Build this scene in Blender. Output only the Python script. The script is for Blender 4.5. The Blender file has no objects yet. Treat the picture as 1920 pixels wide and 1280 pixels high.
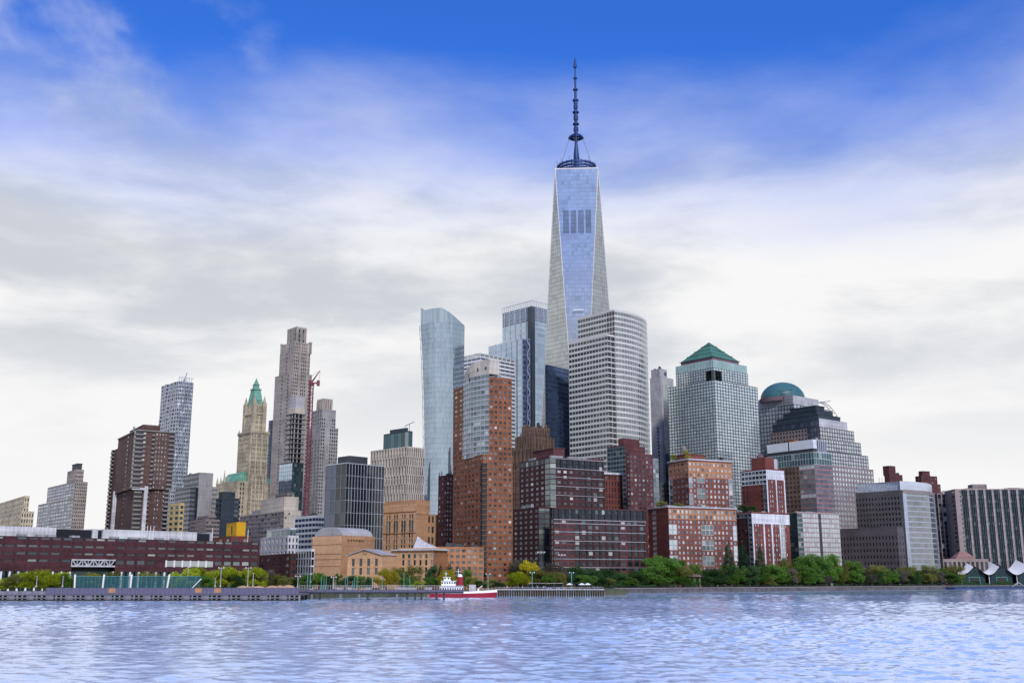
import bpy, bmesh, math, random
import numpy as np
from mathutils import Vector, Matrix
random.seed(7)
R = math.radians
sc = bpy.context.scene
col = sc.collection
# ------------------------------------------------------------------ camera
FPX, CX, CY, YH, CH = 2000.0, 960.0, 640.0, 1086.0, 8.0     # focal length etc. in units of a 1920 px wide picture
TILT = math.atan((YH-CY)/FPX); CT, ST = math.cos(TILT), math.sin(TILT)
cam_d = bpy.data.cameras.new('camera'); cam = bpy.data.objects.new('camera', cam_d); col.objects.link(cam)
cam_d.sensor_width = 36; cam_d.lens = 36*FPX/1920; cam_d.clip_start = 1; cam_d.clip_end = 30000
cam.location = (0, 0, CH); cam.rotation_euler = (math.pi/2+TILT, 0, 0); sc.camera = cam
# ------------------------------------------------------------------ sky, sun, exposure
SUN_AZ, SUN_EL = 166.0, 38.0            # azimuth clockwise from +Y
N1OFF, N2OFF, N3OFF = (18.001, 4.4506, 16.161), (4.5216, 4.8904, 14.6618), (12.150, 12.2994, 0.0852)
w = bpy.data.worlds.new('World'); sc.world = w; w.use_nodes = True
def build_world():
    nt = w.node_tree; nt.nodes.clear(); N = nt.nodes.new; L = nt.links.new
    out = N('ShaderNodeOutputWorld'); tc = N('ShaderNodeTexCoord')
    def math_(op, a, b=None, c=None, clamp=False):
        n = N('ShaderNodeMath'); n.operation = op; n.use_clamp = clamp
        for i, v in enumerate((a, b, c)):
            if v is None: continue
            if isinstance(v, (int, float)): n.inputs[i].default_value = v
            else: L(v, n.inputs[i])
        return n.outputs[0]
    def noise(scale_vec, off, detail, rough, dist=0):
        mp = N('ShaderNodeMapping'); mp.inputs['Scale'].default_value = scale_vec; mp.inputs['Location'].default_value = off
        L(tc.outputs['Generated'], mp.inputs[0]); n = N('ShaderNodeTexNoise'); n.inputs['Scale'].default_value = 1
        n.inputs['Detail'].default_value = detail; n.inputs['Roughness'].default_value = rough; n.inputs['Distortion'].default_value = dist
        L(mp.outputs[0], n.inputs['Vector']); return n.outputs[0]
    def step(v, a, b):
        n = N('ShaderNodeMapRange'); n.interpolation_type = 'SMOOTHSTEP'
        n.inputs['From Min'].default_value = a; n.inputs['From Max'].default_value = b; L(v, n.inputs['Value']); return n.outputs[0]
    sep = N('ShaderNodeSeparateXYZ'); L(tc.outputs['Generated'], sep.inputs[0]); z = sep.outputs['Z']
    sky = N('ShaderNodeTexSky'); sky.sky_type = 'NISHITA'; sky.sun_disc = False
    sky.sun_elevation = R(SUN_EL); sky.sun_rotation = R(SUN_AZ); sky.dust_density = 0.3; sky.ozone_density = 3.0
    tint = N('ShaderNodeMix'); tint.data_type = 'RGBA'; tint.blend_type = 'MULTIPLY'; tint.inputs[0].default_value = 1
    L(sky.outputs[0], tint.inputs[6]); tint.inputs[7].default_value = (0.29, 0.74, 1.66, 1)
    bgs = N('ShaderNodeBackground'); bgs.inputs['Strength'].default_value = 0.12; L(tint.outputs[2], bgs.inputs[0])
    n1 = noise((1.9, 1.9, 5.0), N1OFF, 9, 0.55, 0.25)        # edge of the cloud sheet
    n2 = noise((3.2, 3.2, 11.0), N2OFF, 9, 0.56, 0.2)      # grey bellies
    n3 = noise((2.4, 2.4, 4.0), N3OFF, 9, 0.54, 0.3)        # broken cloud higher up
    zz = math_('ADD', z, math_('MULTIPLY', math_('SUBTRACT', n1, 0.5), 0.2))
    blue = step(zz, 0.29, 0.465)
    high = step(n3, 0.50, 0.70)
    highz = step(z, 0.34, 0.46)
    blue = math_('SUBTRACT', blue, math_('MULTIPLY', math_('MULTIPLY', high, highz), 0.85), clamp=True)
    grey = math_('MULTIPLY', step(n2, 0.39, 0.63), step(z, 0.05, 0.26))
    cr = N('ShaderNodeMix'); cr.data_type = 'RGBA'; L(grey, cr.inputs[0])
    cr.inputs[6].default_value = (0.945, 0.94, 0.94, 1); cr.inputs[7].default_value = (0.61, 0.645, 0.70, 1)
    bgc = N('ShaderNodeBackground'); bgc.inputs['Strength'].default_value = 1.0; L(cr.outputs[2], bgc.inputs[0])
    mx = N('ShaderNodeMixShader'); L(blue, mx.inputs[0]); L(bgc.outputs[0], mx.inputs[1]); L(bgs.outputs[0], mx.inputs[2])
    L(mx.outputs[0], out.inputs['Surface'])
build_world()
sun_d = bpy.data.lights.new('sun', 'SUN'); sun_d.energy = 3.0; sun_d.angle = R(6); sun_d.color = (1, 0.95, 0.88)
sun = bpy.data.objects.new('sun', sun_d); col.objects.link(sun)
sdir = Vector((math.sin(R(SUN_AZ))*math.cos(R(SUN_EL)), math.cos(R(SUN_AZ))*math.cos(R(SUN_EL)), math.sin(R(SUN_EL))))
sun.rotation_euler = sdir.to_track_quat('Z', 'Y').to_euler(); sun.location = (0, 0, 900)
sc.view_settings.view_transform = 'Standard'; sc.view_settings.look = 'None'; sc.view_settings.gamma = 1
sc.view_settings.use_curve_mapping = False; sc.view_settings.exposure = 0.0
sc.cycles.max_bounces = 5; sc.cycles.diffuse_bounces = 2; sc.cycles.glossy_bounces = 3; sc.cycles.transparent_max_bounces = 6

# ------------------------------------------------------------------ helpers
def zat(py, Y):
    v = (CY-py)/FPX; return CH + Y*(ST+v*CT)/(CT-v*ST)
def xat(px, Y, z): return (px-CX)/FPX*(Y*CT+(z-CH)*ST)
def yat(py, z):                       # depth of the picture row py on the level z
    v = (CY-py)/FPX; return (z-CH)*(CT-v*ST)/(ST+v*CT)
_ord = ['first', 'second', 'third', 'fourth', 'fifth', 'sixth', 'seventh', 'eighth', 'ninth', 'tenth', 'eleventh', 'twelfth', 'thirteenth',
        'fourteenth', 'fifteenth', 'sixteenth', 'seventeenth', 'eighteenth', 'nineteenth', 'twentieth', 'twenty-first', 'twenty-second',
        'twenty-third', 'twenty-fourth', 'twenty-fifth', 'twenty-sixth', 'twenty-seventh', 'twenty-eighth', 'twenty-ninth', 'thirtieth']

M = {}
def new_mat(name):
    m = bpy.data.materials.new(name); m.use_nodes = True; M[name] = m
    nt = m.node_tree; b = nt.nodes['Principled BSDF']; return m, nt, b
def mat(name, c, rough=0.8, metal=0.0, var=0.22, scale=0.06, fine=1.1, streak=0.0, spec=0.3, island=0.0, bump=0.0):
    m, nt, b = new_mat(name); N = nt.nodes.new; L = nt.links.new
    tc = N('ShaderNodeTexCoord'); a = N('ShaderNodeTexNoise'); a.inputs['Scale'].default_value = scale; a.inputs['Detail'].default_value = 5
    L(tc.outputs['Object'], a.inputs['Vector'])
    f = N('ShaderNodeTexNoise'); f.inputs['Scale'].default_value = fine; f.inputs['Detail'].default_value = 3
    mp = N('ShaderNodeMapping'); mp.inputs['Scale'].default_value = (1, 1, 0.08 if streak else .35)
    L(tc.outputs['Object'], mp.inputs[0]); L(mp.outputs[0], f.inputs['Vector'])
    ad = N('ShaderNodeMath'); ad.operation = 'ADD'; L(a.outputs[0], ad.inputs[0]); L(f.outputs[0], ad.inputs[1])
    cz = N('ShaderNodeTexNoise'); cz.inputs['Scale'].default_value = 1; cz.inputs['Detail'].default_value = 2; mz = N('ShaderNodeMapping'); mz.inputs['Scale'].default_value = (.02, .02, .55)
    L(tc.outputs['Object'], mz.inputs[0]); L(mz.outputs[0], cz.inputs['Vector'])          # courses: each storey weathers a little differently
    a2 = N('ShaderNodeMath'); a2.operation = 'MULTIPLY_ADD'; L(cz.outputs[0], a2.inputs[0]); a2.inputs[1].default_value = .7; L(ad.outputs[0], a2.inputs[2])
    a3 = N('ShaderNodeMath'); a3.operation = 'SUBTRACT'; L(a2.outputs[0], a3.inputs[0]); a3.inputs[1].default_value = .35
    last = a3.outputs[0]
    if island:
        g = N('ShaderNodeNewGeometry'); ma = N('ShaderNodeMath'); ma.operation = 'MULTIPLY_ADD'
        L(g.outputs['Random Per Island'], ma.inputs[0]); ma.inputs[1].default_value = island; L(last, ma.inputs[2]); last = ma.outputs[0]
    mr = N('ShaderNodeMapRange'); mr.inputs['From Min'].default_value = 0.6; mr.inputs['From Max'].default_value = 1.4+island
    mr.inputs['To Min'].default_value = 1-var*1.9; mr.inputs['To Max'].default_value = 1+var*1.7; L(last, mr.inputs['Value'])
    mu = N('ShaderNodeMix'); mu.data_type = 'RGBA'; mu.blend_type = 'MULTIPLY'; mu.inputs[0].default_value = 1
    mu.inputs[6].default_value = (*c, 1); L(mr.outputs[0], mu.inputs[7]); L(mu.outputs[2], b.inputs['Base Color'])
    b.inputs['Roughness'].default_value = rough; b.inputs['Metallic'].default_value = metal; b.inputs['Specular IOR Level'].default_value = spec
    return m
def glass(name, stops, metal=0.5, rough=0.08, wob=0.0):
    """window glass; each pane takes one of the stops (weight, colour): bare glass, blinds, curtains"""
    m, nt, b = new_mat(name); N = nt.nodes.new; L = nt.links.new
    g = N('ShaderNodeNewGeometry'); r = N('ShaderNodeValToRGB'); r.color_ramp.interpolation = 'CONSTANT'
    tot = sum(s[0] for s in stops); p = 0
    el = r.color_ramp.elements
    el.remove(el[1])
    for i, (wt, c) in enumerate(stops):
        e = el[0] if i == 0 else el.new(p/tot)
        if i == 0: e.position = 0
        e.color = (*c, 1); p += wt
    oi = N('ShaderNodeObjectInfo'); sm = N('ShaderNodeMath'); sm.operation = 'ADD'; fr = N('ShaderNodeMath'); fr.operation = 'FRACT'
    L(g.outputs['Random Per Island'], sm.inputs[0]); L(oi.outputs['Random'], sm.inputs[1]); L(sm.outputs[0], fr.inputs[0]); L(fr.outputs[0], r.inputs[0])
    tc = N('ShaderNodeTexCoord'); a = N('ShaderNodeTexNoise'); a.inputs['Scale'].default_value = 0.05; L(tc.outputs['Object'], a.inputs['Vector'])
    mr = N('ShaderNodeMapRange'); mr.inputs['To Min'].default_value = 0.8; mr.inputs['To Max'].default_value = 1.2; L(a.outputs[0], mr.inputs['Value'])
    mu = N('ShaderNodeMix'); mu.data_type = 'RGBA'; mu.blend_type = 'MULTIPLY'; mu.inputs[0].default_value = 1
    L(r.outputs[0], mu.inputs[6]); L(mr.outputs[0], mu.inputs[7]); L(mu.outputs[2], b.inputs['Base Color'])
    b.inputs['Metallic'].default_value = metal; b.inputs['Roughness'].default_value = rough; b.inputs['Specular IOR Level'].default_value = 0.6
    return m

class MB:
    def __init__(s, merge=False): s.v = []; s.f = []; s.k = {} if merge else None
    def vert(s, p):
        if s.k is None: s.v.append(p); return len(s.v)-1
        key = (round(p[0], 2), round(p[1], 2), round(p[2], 2)); i = s.k.get(key)
        if i is None: i = len(s.v); s.k[key] = i; s.v.append(p)
        return i
    def face(s, *ps):
        ids = []
        for p in ps:
            i = s.vert(tuple(p))
            if i not in ids: ids.append(i)
        if len(ids) > 2: s.f.append(ids)
    def box(s, x0, x1, y0, y1, z0, z1, bottom=True):
        a = [(x0, y0, z0), (x1, y0, z0), (x1, y1, z0), (x0, y1, z0), (x0, y0, z1), (x1, y0, z1), (x1, y1, z1), (x0, y1, z1)]
        q = [(0, 1, 5, 4), (1, 2, 6, 5), (2, 3, 7, 6), (3, 0, 4, 7), (4, 5, 6, 7)] + ([(3, 2, 1, 0)] if bottom else [])
        for f in q: s.face(*[a[i] for i in f])
    def prism(s, poly, z0, z1, top=None):
        top = top or poly; n = len(poly)
        for i in range(n):
            j = (i+1) % n
            s.face((*poly[i], z0), (*poly[j], z0), (*top[j], z1), (*top[i], z1))
        s.face(*[(*p, z1) for p in top]); s.face(*[(*p, z0) for p in reversed(poly)])
    def bar(s, p, q, r=0.1, n=4, r2=None):
        p = Vector(p); q = Vector(q); d = (q-p)
        if d.length < 1e-6: return
        d.normalize(); a = d.orthogonal().normalized(); b = d.cross(a); r2 = r if r2 is None else r2
        P = [p+(a*math.cos(t)+b*math.sin(t))*r for t in [2*math.pi*(i+.5)/n for i in range(n)]]
        Q = [q+(a*math.cos(t)+b*math.sin(t))*r2 for t in [2*math.pi*(i+.5)/n for i in range(n)]]
        for i in range(n): j = (i+1) % n; s.face(P[i], P[j], Q[j], Q[i])
        s.face(*reversed(P)); s.face(*Q)
    def lathe(s, prof, n=16, cx=0, cy=0):
        for (r0, z0), (r1, z1) in zip(prof, prof[1:]):
            for i in range(n):
                a, b = 2*math.pi*i/n, 2*math.pi*(i+1)/n
                s.face((cx+r0*math.cos(a), cy+r0*math.sin(a), z0), (cx+r0*math.cos(b), cy+r0*math.sin(b), z0),
                       (cx+r1*math.cos(b), cy+r1*math.sin(b), z1), (cx+r1*math.cos(a), cy+r1*math.sin(a), z1))
    def mesh(s, name, m):
        me = bpy.data.meshes.new(name); me.from_pydata(s.v, [], s.f); me.materials.append(M[m] if isinstance(m, str) else m); me.update()
        return me
def obj(name, me, parent=None, loc=(0, 0, 0), rz=0.0):
    o = bpy.data.objects.new(name, me); col.objects.link(o); o.location = loc; o.rotation_euler = (0, 0, rz)
    if parent is not None: o.parent = parent
    return o
def tag(o, label=None, cat=None, group=None, kind=None):
    if label: o['label'] = label
    if cat: o['category'] = cat
    if group: o['group'] = group
    if kind: o['kind'] = kind
    return o
def empty(name, loc=(0, 0, 0), rz=0.0):
    o = bpy.data.objects.new(name, None); col.objects.link(o); o.location = loc; o.rotation_euler = (0, 0, rz); o.empty_display_size = 2; return o

class S:      # a facade style
    def __init__(s, wall, pane, fw=0.6, fh=0.6, rec=0.25, jit=0.004, cell=None, part='wall', glass='window_glass', off=0.0, indiv=None):
        s.wall, s.pane, s.fw, s.fh, s.rec, s.jit, s.cell, s.part, s.glass, s.off, s.indiv = wall, pane, fw, fh, rec, jit, cell, part, glass, off, indiv
    def but(s, **k):
        n = S(s.wall, s.pane); n.__dict__.update(s.__dict__); n.__dict__.update(k); return n

class Bld:
    """a building seen over one corner: local x runs along its right-hand (river) face, local y along its left-hand face"""
    def __init__(s, name, label, cx, cy, Y, lx, rx, phi=48, cat='building', zg=3.0, group=None):
        s.Y = Y; s.zt = zat(cy, Y); s.zg = zg; s.X = xat(cx, Y, s.zt); s.phi = R(phi)
        s.zc = Y*CT+(s.zt-CH)*ST
        s.root = empty(name, (s.X, Y, 0), math.pi/2-s.phi); tag(s.root, label, cat, group)
        s.mb = {}; s.x1 = s.xr(rx); s.y1 = s.yl(lx); s.cx = cx; s.cy = cy
    def _w(s, px, sx, sy):
        return ((px-CX)*s.zc-FPX*s.X)/(FPX*sx-(px-CX)*sy*CT)
    def xr(s, px): return s._w(px, math.sin(s.phi), math.cos(s.phi))
    def yl(s, px): return s._w(px, -math.cos(s.phi), math.sin(s.phi))
    def z(s, py): return zat(py, s.Y)
    def get(s, part, m, merge=True):
        k = (part, m)
        if k not in s.mb: s.mb[k] = MB(merge)
        return s.mb[k]
    def box(s, part, m, x0, x1, y0, y1, z0, z1): s.get(part, m, False).box(x0, x1, y0, y1, z0, z1)
    def facade(s, path, zs, st, cols=None):
        n = cols if callable(path) else len(path)-1
        pf = path if callable(path) else (lambda k, z: path[k])
        wall = s.get(st.part, st.wall)
        nr = len(zs)-1
        for i in range(n):
            for j in range(nr):
                z0, z1 = zs[j], zs[j+1]
                p0, p1, q0, q1 = pf(i, z0), pf(i+1, z0), pf(i, z1), pf(i+1, z1)
                a, b, c, d = (Vector((*p0, z0)), Vector((*p1, z0)), Vector((*q1, z1)), Vector((*q0, z1)))
                o = st.cell(i, j, n, nr) if st.cell else {}
                if o is None: wall.face(a, b, c, d); continue
                fw, fh, rec = o.get('fw', st.fw), o.get('fh', st.fh), o.get('rec', st.rec); pane = o.get('pane', st.pane); off = o.get('off', st.off)
                ux = o.get('ux', 0); u0, u1 = max(0, .5-fw/2+ux), min(1, .5+fw/2+ux); w0, w1 = max(0, .5-fh/2+off), min(1, .5+fh/2+off)
                def B(u, v): return (a*(1-u)+b*u)*(1-v)+(d*(1-u)+c*u)*v
                nrm = (b-a).cross(d-a)
                if nrm.length < 1e-9: continue
                nrm.normalize()
                if o.get('wall'): wl = s.get(st.part, o['wall'])
                else: wl = wall
                W = [B(u0, w0), B(u1, w0), B(u1, w1), B(u0, w1)]
                if w0 > 0: wl.face(a, b, B(1, w0), B(0, w0))
                if w1 < 1: wl.face(B(0, w1), B(1, w1), c, d)
                if u0 > 0: wl.face(B(0, w0), W[0], W[3], B(0, w1)); wl.face(W[1], B(1, w0), B(1, w1), W[2])
                I = [p-nrm*rec for p in W]
                if rec > 0.02:
                    for e in range(4):
                        g = (e+1) % 4
                        wl.face(W[e], W[g], I[g], I[e])
                if st.indiv:
                    s.pane_obj(st.indiv, I, nrm, pane); continue
                pm = s.get(st.glass, pane, False)
                j1, j2 = random.uniform(-1, 1)*st.jit, random.uniform(-1, 1)*st.jit
                hw = (b-a).length*.5; hh = (z1-z0)*.5
                pm.face(I[0]-nrm*(j1*hw+j2*hh), I[1]+nrm*(j1*hw-j2*hh), I[2]+nrm*(j1*hw+j2*hh), I[3]-nrm*(j1*hw-j2*hh))
    _pm = {}
    def pane_obj(s, name, I, nrm, pane):
        wd = (I[1]-I[0]).length; ht = (I[3]-I[0]).length
        if wd < .05 or ht < .05: return
        k = (name, round(wd, 1), round(ht, 1), pane)
        if k not in Bld._pm:
            m = MB(); m.box(-wd/2, wd/2, 0, .12, 0, ht); Bld._pm[k] = m.mesh(name, pane)
        c = (I[0]+I[1])/2; d = (I[1]-I[0])
        o = obj(name, Bld._pm[k], s.root, c, math.atan2(d.y, d.x)); return o
    def lin(s, p, q, n): return [(p[0]+(q[0]-p[0])*i/n, p[1]+(q[1]-p[1])*i/n) for i in range(n+1)]
    def rows(s, z0, z1, rowpx=None, n=None):
        if n is None: n = max(1, round((z1-z0)/(rowpx*s.Y*1.06/FPX)))
        return [z0+(z1-z0)*i/n for i in range(n+1)]
    def tier(s, top, bot, lx, rx, st, cpl, cpr, rowpx, a=0.0, b=0.0, sl=None, nl=None, nr=None, rn=None, roof='roof_gravel', ztop=None, x1=None, y1=None, par=0.9):
        """one storey block: top/bot picture rows at the corner, lx/rx picture columns of its far edges, (a,b) its corner's setback in metres"""
        x1 = s.xr(rx) if x1 is None else x1; y1 = s.yl(lx) if y1 is None else y1
        zt = s.z(top) if ztop is None else ztop; zb = s.zg if bot is None else s.z(bot)
        zs = s.rows(zb, zt, rowpx, rn); sl = sl or st
        nr = nr or max(1, round(abs(rx-s.cx)/cpr)); nl = nl or max(1, round(abs(lx-s.cx)/cpl))
        if x1-a > .5: s.facade(s.lin((a, b), (x1, b), nr), zs, st)
        if y1-b > .5: s.facade(s.lin((a, y1), (a, b), nl), zs, sl)
        w = s.get(st.part, st.wall)
        w.face((x1, b, zb), (x1, y1, zb), (x1, y1, zt), (x1, b, zt)); w.face((x1, y1, zb), (a, y1, zb), (a, y1, zt), (x1, y1, zt))
        rf = s.get('roof', roof); rf.face((a, b, zt-.02), (x1, b, zt-.02), (x1, y1, zt-.02), (a, y1, zt-.02))
        if par:
            p = s.get('parapet', st.wall, False); t = .35
            p.box(a-.06, x1+.06, b-.06, b+t, zt, zt+par); p.box(a-.06, x1+.06, y1-t, y1+.06, zt, zt+par)
            p.box(a-.06, a+t, b+t, y1-t, zt, zt+par); p.box(x1-t, x1+.06, b+t, y1-t, zt, zt+par)
        if zt > getattr(s, 'top', (0,)*6)[5]: s.top = (a, x1, b, y1, zb, zt)
        return (a, x1, b, y1, zb, zt)
    def clutter(s, dims, n=4, m='mech_grey', hmax=4):
        a, x1, b, y1, zb, zt = dims; s.cl = True
        if x1-a < 6 or y1-b < 6: return
        for _ in range(n):
            wx, wy, h = random.uniform(.08, .25)*(x1-a), random.uniform(.08, .25)*(y1-b), random.uniform(1.2, hmax)
            x, y = random.uniform(a+1, x1-wx-1), random.uniform(b+1, y1-wy-1)
            mb = MB(); mb.box(0, wx, 0, wy, 0, h); mb.box(wx*.2, wx*.8, wy*.2, wy*.8, h, h+.4)
            obj('roof_unit', mb.mesh('roof_unit', m), s.root, (x, y, zt))
    def single(s, name, m, build):
        mb = MB(); build(mb); return obj(name, mb.mesh(name, m), s.root)
    def done(s):
        if hasattr(s, 'top') and not hasattr(s, 'cl'): s.clutter(s.top, 3, random.choice(['mech_grey', 'mech_dark', 'pale_grey']), 3.5)
        for (part, m), mb in s.mb.items():
            if not mb.f: continue
            o = obj(part, mb.mesh(part, m), s.root)
            if part in ('window_glass', 'glass_panel', 'louvre', 'fin', 'mullion', 'balcony_slab', 'bay_glass', 'floor_slab'): o['kind'] = 'stuff'
        return s.root

# ------------------------------------------------------------------ materials
mat('roof_gravel', (.16, .155, .15), .9); mat('mech_grey', (.28, .29, .31), .6); mat('mech_dark', (.05, .055, .065), .6)
mat('tan_stone', (.50, .42, .30)); mat('cream_stone', (.47, .42, .35), streak=1); mat('grey_stone', (.30, .29, .285), streak=1)
mat('pale_grey', (.38, .37, .385), streak=1); mat('limestone', (.34, .30, .265), streak=1); mat('wool_stone', (.40, .345, .255), streak=1, var=.3)
mat('brown_brick', (.115, .066, .054), var=.3); mat('brown_dark', (.09, .05, .044), var=.3); mat('white_conc', (.54, .54, .565), streak=1)
mat('balcony', (.25, .225, .215)); mat('mauve_brick', (.070, .024, .030), var=.3, scale=.12); mat('yellow_stone', (.48, .36, .17))
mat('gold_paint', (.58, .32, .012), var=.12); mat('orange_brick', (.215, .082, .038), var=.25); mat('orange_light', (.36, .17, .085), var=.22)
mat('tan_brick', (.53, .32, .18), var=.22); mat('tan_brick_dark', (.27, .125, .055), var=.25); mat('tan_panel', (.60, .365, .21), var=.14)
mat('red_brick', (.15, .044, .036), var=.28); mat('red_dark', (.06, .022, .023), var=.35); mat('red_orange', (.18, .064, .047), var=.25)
mat('maroon', (.10, .035, .037), var=.3); mat('deco_brick', (.125, .082, .06), var=.35, streak=1); mat('grey_brown', (.215, .175, .17), var=.2)
mat('grey_granite', (.085, .079, .083), var=.2); mat('rose_stone', (.27, .215, .205), var=.15); mat('copper', (.13, .31, .225), .6, var=.3, streak=1)
mat('copper_dark', (.07, .21, .19), .55, var=.3, streak=1); mat('copper_teal', (.04, .12, .135), .45, var=.2); mat('drum_brown', (.16, .10, .115))
mat('steel_pale', (.56, .60, .66), .35, .6, var=.12); mat('steel_edge', (.50, .48, .48), .5, .3, var=.08); mat('mullion_grey', (.20, .22, .24), .5, .3)
mat('mullion_white', (.66, .68, .70), .5, .1, var=.08); mat('mullion_deep', (.085, .10, .105), .5, .2); mat('void_dark', (.012, .014, .02), .6); mat('steel_mid', (.40, .43, .48), .4, .5, var=.12)
mat('spandrel_white', (.56, .55, .51), .45, .15, var=.08); mat('lead_dark', (.035, .05, .065), .5, .2)
mat('mullion_dark', (.05, .055, .065), .4, .3); mat('mast_blue', (.02, .045, .14), .5, .4); mat('crane_pink', (.20, .045, .07), .5)
mat('net_blue', (.012, .12, .15), .8); mat('white_paint', (.80, .80, .80), .5, var=.06); mat('red_paint', (.27, .012, .030), .4, var=.1)
mat('pier_wall', (.10, .095, .145), .8, var=.2, scale=.3); mat('pier_conc', (.15, .145, .17), .9, var=.3, scale=.4); mat('wet_wood', (.035, .032, .03), .8, var=.4, scale=.5)
mat('timber', (.20, .17, .14), .85, var=.35, scale=.5); mat('lamp_teal', (.10, .30, .28), .5); mat('seawall', (.10, .095, .10), .9, var=.3, scale=.3)
mat('rust_brown', (.36, .18, .09), .9); mat('bark', (.07, .055, .045), .9); mat('canvas', (.82, .82, .82), .7, var=.04); mat('skin', (.45, .28, .2)); mat('tarp_blue', (.02, .08, .35), .7)
mat('wood_deck', (.26, .22, .19), .9, var=.25); mat('shed_dark', (.03, .055, .07), .7); mat('shed_green', (.010, .035, .04), .6)
glass('g_white_blind', [(5, (.03, .035, .045)), (4, (.08, .09, .105)), (3, (.16, .17, .18)), (1.2, (.34, .34, .34)), (.5, (.55, .55, .53))], .3, .1)
glass('g_dark', [(6, (.025, .03, .04)), (3, (.05, .06, .075)), (1, (.22, .22, .22))], .3, .1)
glass('g_black', [(8, (.008, .011, .016)), (3, (.016, .022, .03)), (1, (.05, .06, .07))], .05, .08)
glass('g_slate', [(5, (.10, .11, .16)), (3, (.13, .145, .20)), (1, (.07, .08, .12))], .5, .12)
glass('g_navy', [(5, (.018, .040, .058)), (3, (.030, .060, .080)), (1, (.08, .12, .14))], .3, .1)
glass('g_teal', [(5, (.04, .09, .10)), (3, (.07, .14, .15)), (1, (.25, .31, .31))], .5, .08)
glass('g_green', [(5, (.15, .19, .19)), (3, (.20, .25, .24)), (2, (.09, .12, .13)), (1, (.38, .42, .41))], .5, .1)
glass('g_blue', [(5, (.40, .50, .60)), (4, (.44, .54, .64)), (1, (.34, .44, .55))], .88, .05)
glass('g_sky', [(5, (.44, .46, .455)), (4, (.475, .495, .49)), (1, (.39, .41, .405))], .78, .16)
glass('g_deepblue', [(5, (.05, .09, .20)), (4, (.06, .11, .23)), (1, (.04, .07, .15))], .7, .06)
glass('g_pale', [(6, (.50, .57, .575)), (4, (.55, .62, .625)), (1, (.42, .48, .50))], .4, .15)
glass('g_silver', [(6, (.46, .48, .50)), (4, (.52, .54, .56)), (1, (.36, .38, .40))], .65, .12)
glass('g_grid', [(5, (.40, .45, .50)), (3, (.34, .39, .44)), (1, (.25, .29, .33))], .4, .15)
glass('g_night', [(6, (.010, .018, .026)), (4, (.022, .036, .046)), (1.6, (.08, .12, .13)), (.7, (.34, .37, .38))], .1, .1)
glass('g_bands', [(5, (.035, .050, .052)), (4, (.06, .08, .082)), (1, (.12, .14, .14))], .35, .1)
glass('g_curve', [(6, (.25, .27, .30)), (4, (.28, .30, .33)), (1, (.21, .23, .26))], .9, .1)
glass('g_office', [(5, (.09, .11, .12)), (4, (.13, .155, .16)), (2, (.05, .06, .07)), (1, (.28, .31, .31))], .45, .1)
glass('g_mirror', [(6, (.36, .39, .42)), (4, (.41, .44, .47)), (1, (.30, .33, .36))], .85, .12)
glass('g_curtain', [(3, (.46, .48, .45)), (2, (.36, .38, .37)), (1, (.28, .30, .31))], .1, .3)
glass('g_pale_win', [(4, (.38, .41, .44)), (3, (.22, .25, .29)), (2, (.10, .115, .14)), (1.5, (.55, .55, .55))], .4, .12)
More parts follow.
